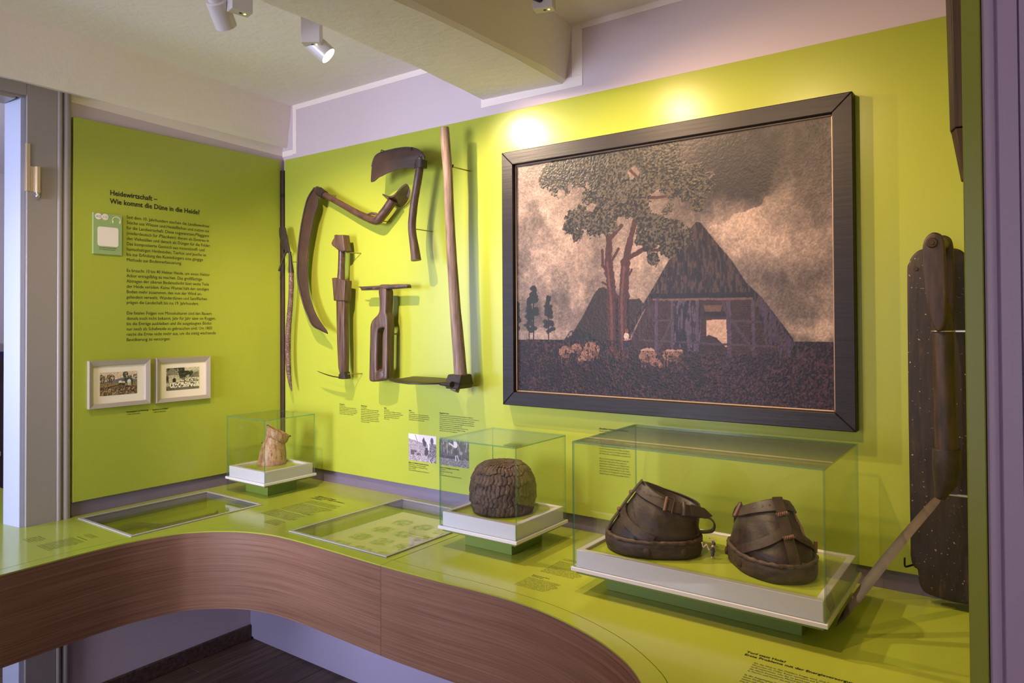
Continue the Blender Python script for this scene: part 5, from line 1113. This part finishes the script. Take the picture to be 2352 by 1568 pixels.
# ------------------------------------------------------------------ lettering on the counter
ZC = CT+.0002
def tc(lines, first, right, last, bold=0, mat=None, rscale=1.0):
    n = len(lines); lh = (first[1]-last[1])/max(1, n-1)
    text('lettering', lines, (first[0], first[1], ZC), (1, 0, 0), (0, 1, 0), lh, (right[0]-first[0]), mat or M['ink'], ct, bold=bold, gap=.0005)
q = [(2.6625,-0.6496),(2.7506,-0.6458),(2.6605,-0.6657),(2.9054,-0.656),(2.6944,-0.6944),(2.8587,-0.6871),(2.6938,-0.7392),(2.6934,-0.7618),(2.6933,-0.7981)]
lh = q[0][1]-q[2][1]
text('heading', ['Torf statt Holz?', 'Erste Probleme mit der Energieversorgung'], (q[2][0], q[2][1]+lh, ZC), (1,0,0), (0,1,0), lh, q[3][0]-q[2][0], M['ink'], ct, bold=.022)
l2 = (q[4][1]-q[6][1])/4
text('lettering', ['Als das Holz in den Wäldern knapp wird, sind die', 'Menschen im Celler Raum vermehrt auf Torf als Brenn-', 'stoff angewiesen. Um ihn zu gewinnen, tragen sie', 'die obere bewachsene Moorschicht ab, stechen den Torf', 'in Stücke und hauen sie mit dem Spaten aus der Wand.', '', 'In der freigelegten Torfschicht heben sie', 'einen Graben aus, stechen den Torf mit', 'einem scharfen Spaten und stapeln ihn', 'mit der Schubkarre zum Trocknen auf.'], (q[4][0]-.003, q[4][1], ZC), (1,0,0), (0,1,0), l2, q[5][0]-q[4][0]+.03, M['ink'], ct)
LOREM = ['Der Boden der Heide ist karg und sandig und', 'wird seit Jahrhunderten durch Schafe gepflegt', 'und mit Plaggen gedüngt, die im Stall liegen.', 'Imker stellen ihre Körbe in die blühende Heide', 'und gewinnen Honig und Wachs für den Handel.', 'Das Moor liefert Torf zum Heizen der Häuser', 'und der Bauer geht mit Holzschuhen hinein.', 'Pferde tragen breite Schuhe, damit sie nicht', 'im weichen Grund versinken und arbeiten.', 'So wird aus Moor und Heide Ackerland.']
def lor(n, s=0): return [LOREM[(i+s) % 10] for i in range(n)]
Z6 = lambda s: s
a = [(0.1887,-1.2344),(0.2181,-1.233),(0.1907,-1.2834),(0.2644,-1.2846),(0.3187,-1.1517),(0.3989,-1.1519),(0.3177,-1.2836),(0.4419,-1.2579),(0.3188,-1.1112),(0.386,-1.1109),(0.3201,-1.1288),(0.3152,-1.1686),(0.4325,-1.1681)]
tc(lor(6, 2), (a[2][0], a[0][1]), (a[2][0]+.075, 0), (a[2][0], a[2][1]))
tc(['Die Bienen in der Heide'], a[4], a[5], (a[4][0], a[4][1]-.008), .02)
tc(lor(15), (a[6][0]-.004, a[11][1]), (a[6][0]+.105, 0), (a[6][0]-.004, a[6][1]))
tc(lor(3, 5), (a[10][0], a[8][1]), (a[10][0]+.075, 0), (a[10][0], a[10][1]))
b = [(0.5677,-0.2345),(0.7156,-0.2335),(0.5692,-0.2719),(0.7612,-0.2518),(0.6055,-0.3008),(0.7769,-0.3012),(0.6053,-0.3367),(0.6038,-0.3575),(0.7684,-0.3577),(0.6042,-0.463),(0.6036,-0.4842),(0.7667,-0.4853),(0.601,-0.5558),(0.7226,-0.5897),(0.779,-0.5883),(0.7236,-0.6313)]
tc(['Melken und Tragen,', 'Süßes in der Heide und Bauern', 'und Bienen'], (b[2][0], b[0][1]), (b[2][0]+.20, 0), b[2], .02)
tc(lor(4, 1), (b[6][0], b[4][1]), (b[6][0]+.205, 0), b[6])
tc(lor(9, 3), (b[9][0], b[7][1]), (b[9][0]+.215, 0), b[9])
tc(lor(7, 6), (b[12][0], b[10][1]), (b[12][0]+.21, 0), b[12])
tc(lor(4, 8), (b[15][0], b[13][1]), (b[15][0]+.09, 0), b[15])
c = [(1.948,-0.3217),(1.9487,-0.3363),(2.0658,-0.4164),(1.9474,-0.3542),(1.9477,-0.4678),(1.9459,-0.5102),(1.9955,-0.5093),(1.9472,-0.5199),(1.9456,-0.5341),(2.0536,-0.5324),(1.9452,-0.608)]
tc(lor(3, 1), (c[1][0], c[0][1]), (c[1][0]+.12, 0), c[1]); tc(lor(14, 4), (c[4][0], c[3][1]), (c[4][0]+.135, 0), c[4])
tc(['Bienenkorb aus Rinde', '19. Jahrhundert'], (c[7][0], c[5][1]), (c[7][0]+.062, 0), c[7], .015); tc(lor(10), (c[10][0], c[8][1]), (c[10][0]+.128, 0), c[10])

# ------------------------------------------------------------------ track spotlights
def track_spot(label, bx, by, rot, zb, pivot, target, power, ang=96, blend=1.0, group=None, radius=.014, col=WARM):
    t = thing('track_spotlight', label, 'lamp', (bx, by, CZ))
    c, s = math.cos(rot), math.sin(rot); R2 = lambda x, y, z: (bx+c*x-s*y, by+s*x+c*y, z)
    hx, hy = .034, .021
    bm_ = MB(); bm_.loft([[R2(-hx,-hy,zb), R2(hx,-hy,zb), R2(hx,hy,zb), R2(-hx,hy,zb)], [R2(-hx,-hy,CZ-.030), R2(hx,-hy,CZ-.030), R2(hx,hy,CZ-.030), R2(-hx,hy,CZ-.030)]])
    bo = bm_.build('driver_box', M['lampbody'], t, None, .0015, 1)
    k = .9; MB().loft([[R2(-hx*k,-hy*k,CZ-.030), R2(hx*k,-hy*k,CZ-.030), R2(hx*k,hy*k,CZ-.030), R2(-hx*k,hy*k,CZ-.030)], [R2(-hx*k,-hy*k,CZ+.001), R2(hx*k,-hy*k,CZ+.001), R2(hx*k,hy*k,CZ+.001), R2(-hx*k,hy*k,CZ+.001)]]).build('track_adapter', M['alu'], t)
    for x, m, r in ((.002, 'black', .005), (.016, 'led', .0035)):
        MB().tube([R2(x, 0, zb-.0008), R2(x, 0, zb+.002)], r, 14).build('indicator' if m == 'led' else 'dial', M[m], bo)
    P = Vector(pivot); d = (Vector(target)-P).normalized(); u = d.cross(Vector((0,0,1))).normalized(); w = u.cross(d)
    L_, r = .088, .0345; a, b = P-d*L_*.55, P+d*L_*.45
    def rg(p, rr, n=32): return [p+u*rr*math.cos(2*PI*i/n)+w*rr*math.sin(2*PI*i/n) for i in range(n)]
    hd = MB().loft([rg(a, .004), rg(a, r-.004), rg(a+d*.004, r), rg(b, r), rg(b, r-.003), rg(b-d*.034, r-.0055), rg(b-d*.036, .004)]).build('lamp_head', M['lampbody'], t, 35)
    MB().tube([a-d*.02, a+d*.004], r*.72, 24).build('rear_cap', M['lampbody'], hd, 40)
    MB().tube([b-d*.0345, b-d*.0335], r-.012, 28).build('lens', M['lampglow'], hd)
    nb = Vector((bx, by, zb+.028)); MB().tube([nb, nb*.5+P*.5, P], .0085, 12).build('arm', M['black'], t, 40)
    l = bpy.data.lights.new('spot', 'SPOT'); l.energy = power; l.color = col; l.spot_size = math.radians(ang); l.spot_blend = blend; l.shadow_soft_size = radius
    lo = bpy.data.objects.new('lamp_beam', l); COL.objects.link(lo); lo.location = b+d*.004-Vector(t.location); lo.rotation_euler = d.to_track_quat('-Z', 'Y').to_euler(); lo.parent = t
    return t
track_spot('lit silver ceiling spotlight turned towards the painting, beside the big beam', 1.142, -.718, .62, 2.600, (1.134, -.674, 2.600), (2.0, 0, 1.62), 122, 88)
track_spot('silver ceiling spotlight left of the other, turned away with dark indicator face', 1.168, -1.025, 1.38, 2.600, (1.098, -1.045, 2.605), (.50, -.02, 1.55), 120, 70)
track_spot('silver ceiling spotlight right of the big beam, mostly cut off by the frame', 1.945, -.42, .3, 2.62, (1.93, -.80, 2.60), (2.45, -.02, 1.55), 56, 108, col=(1, .68, .40))
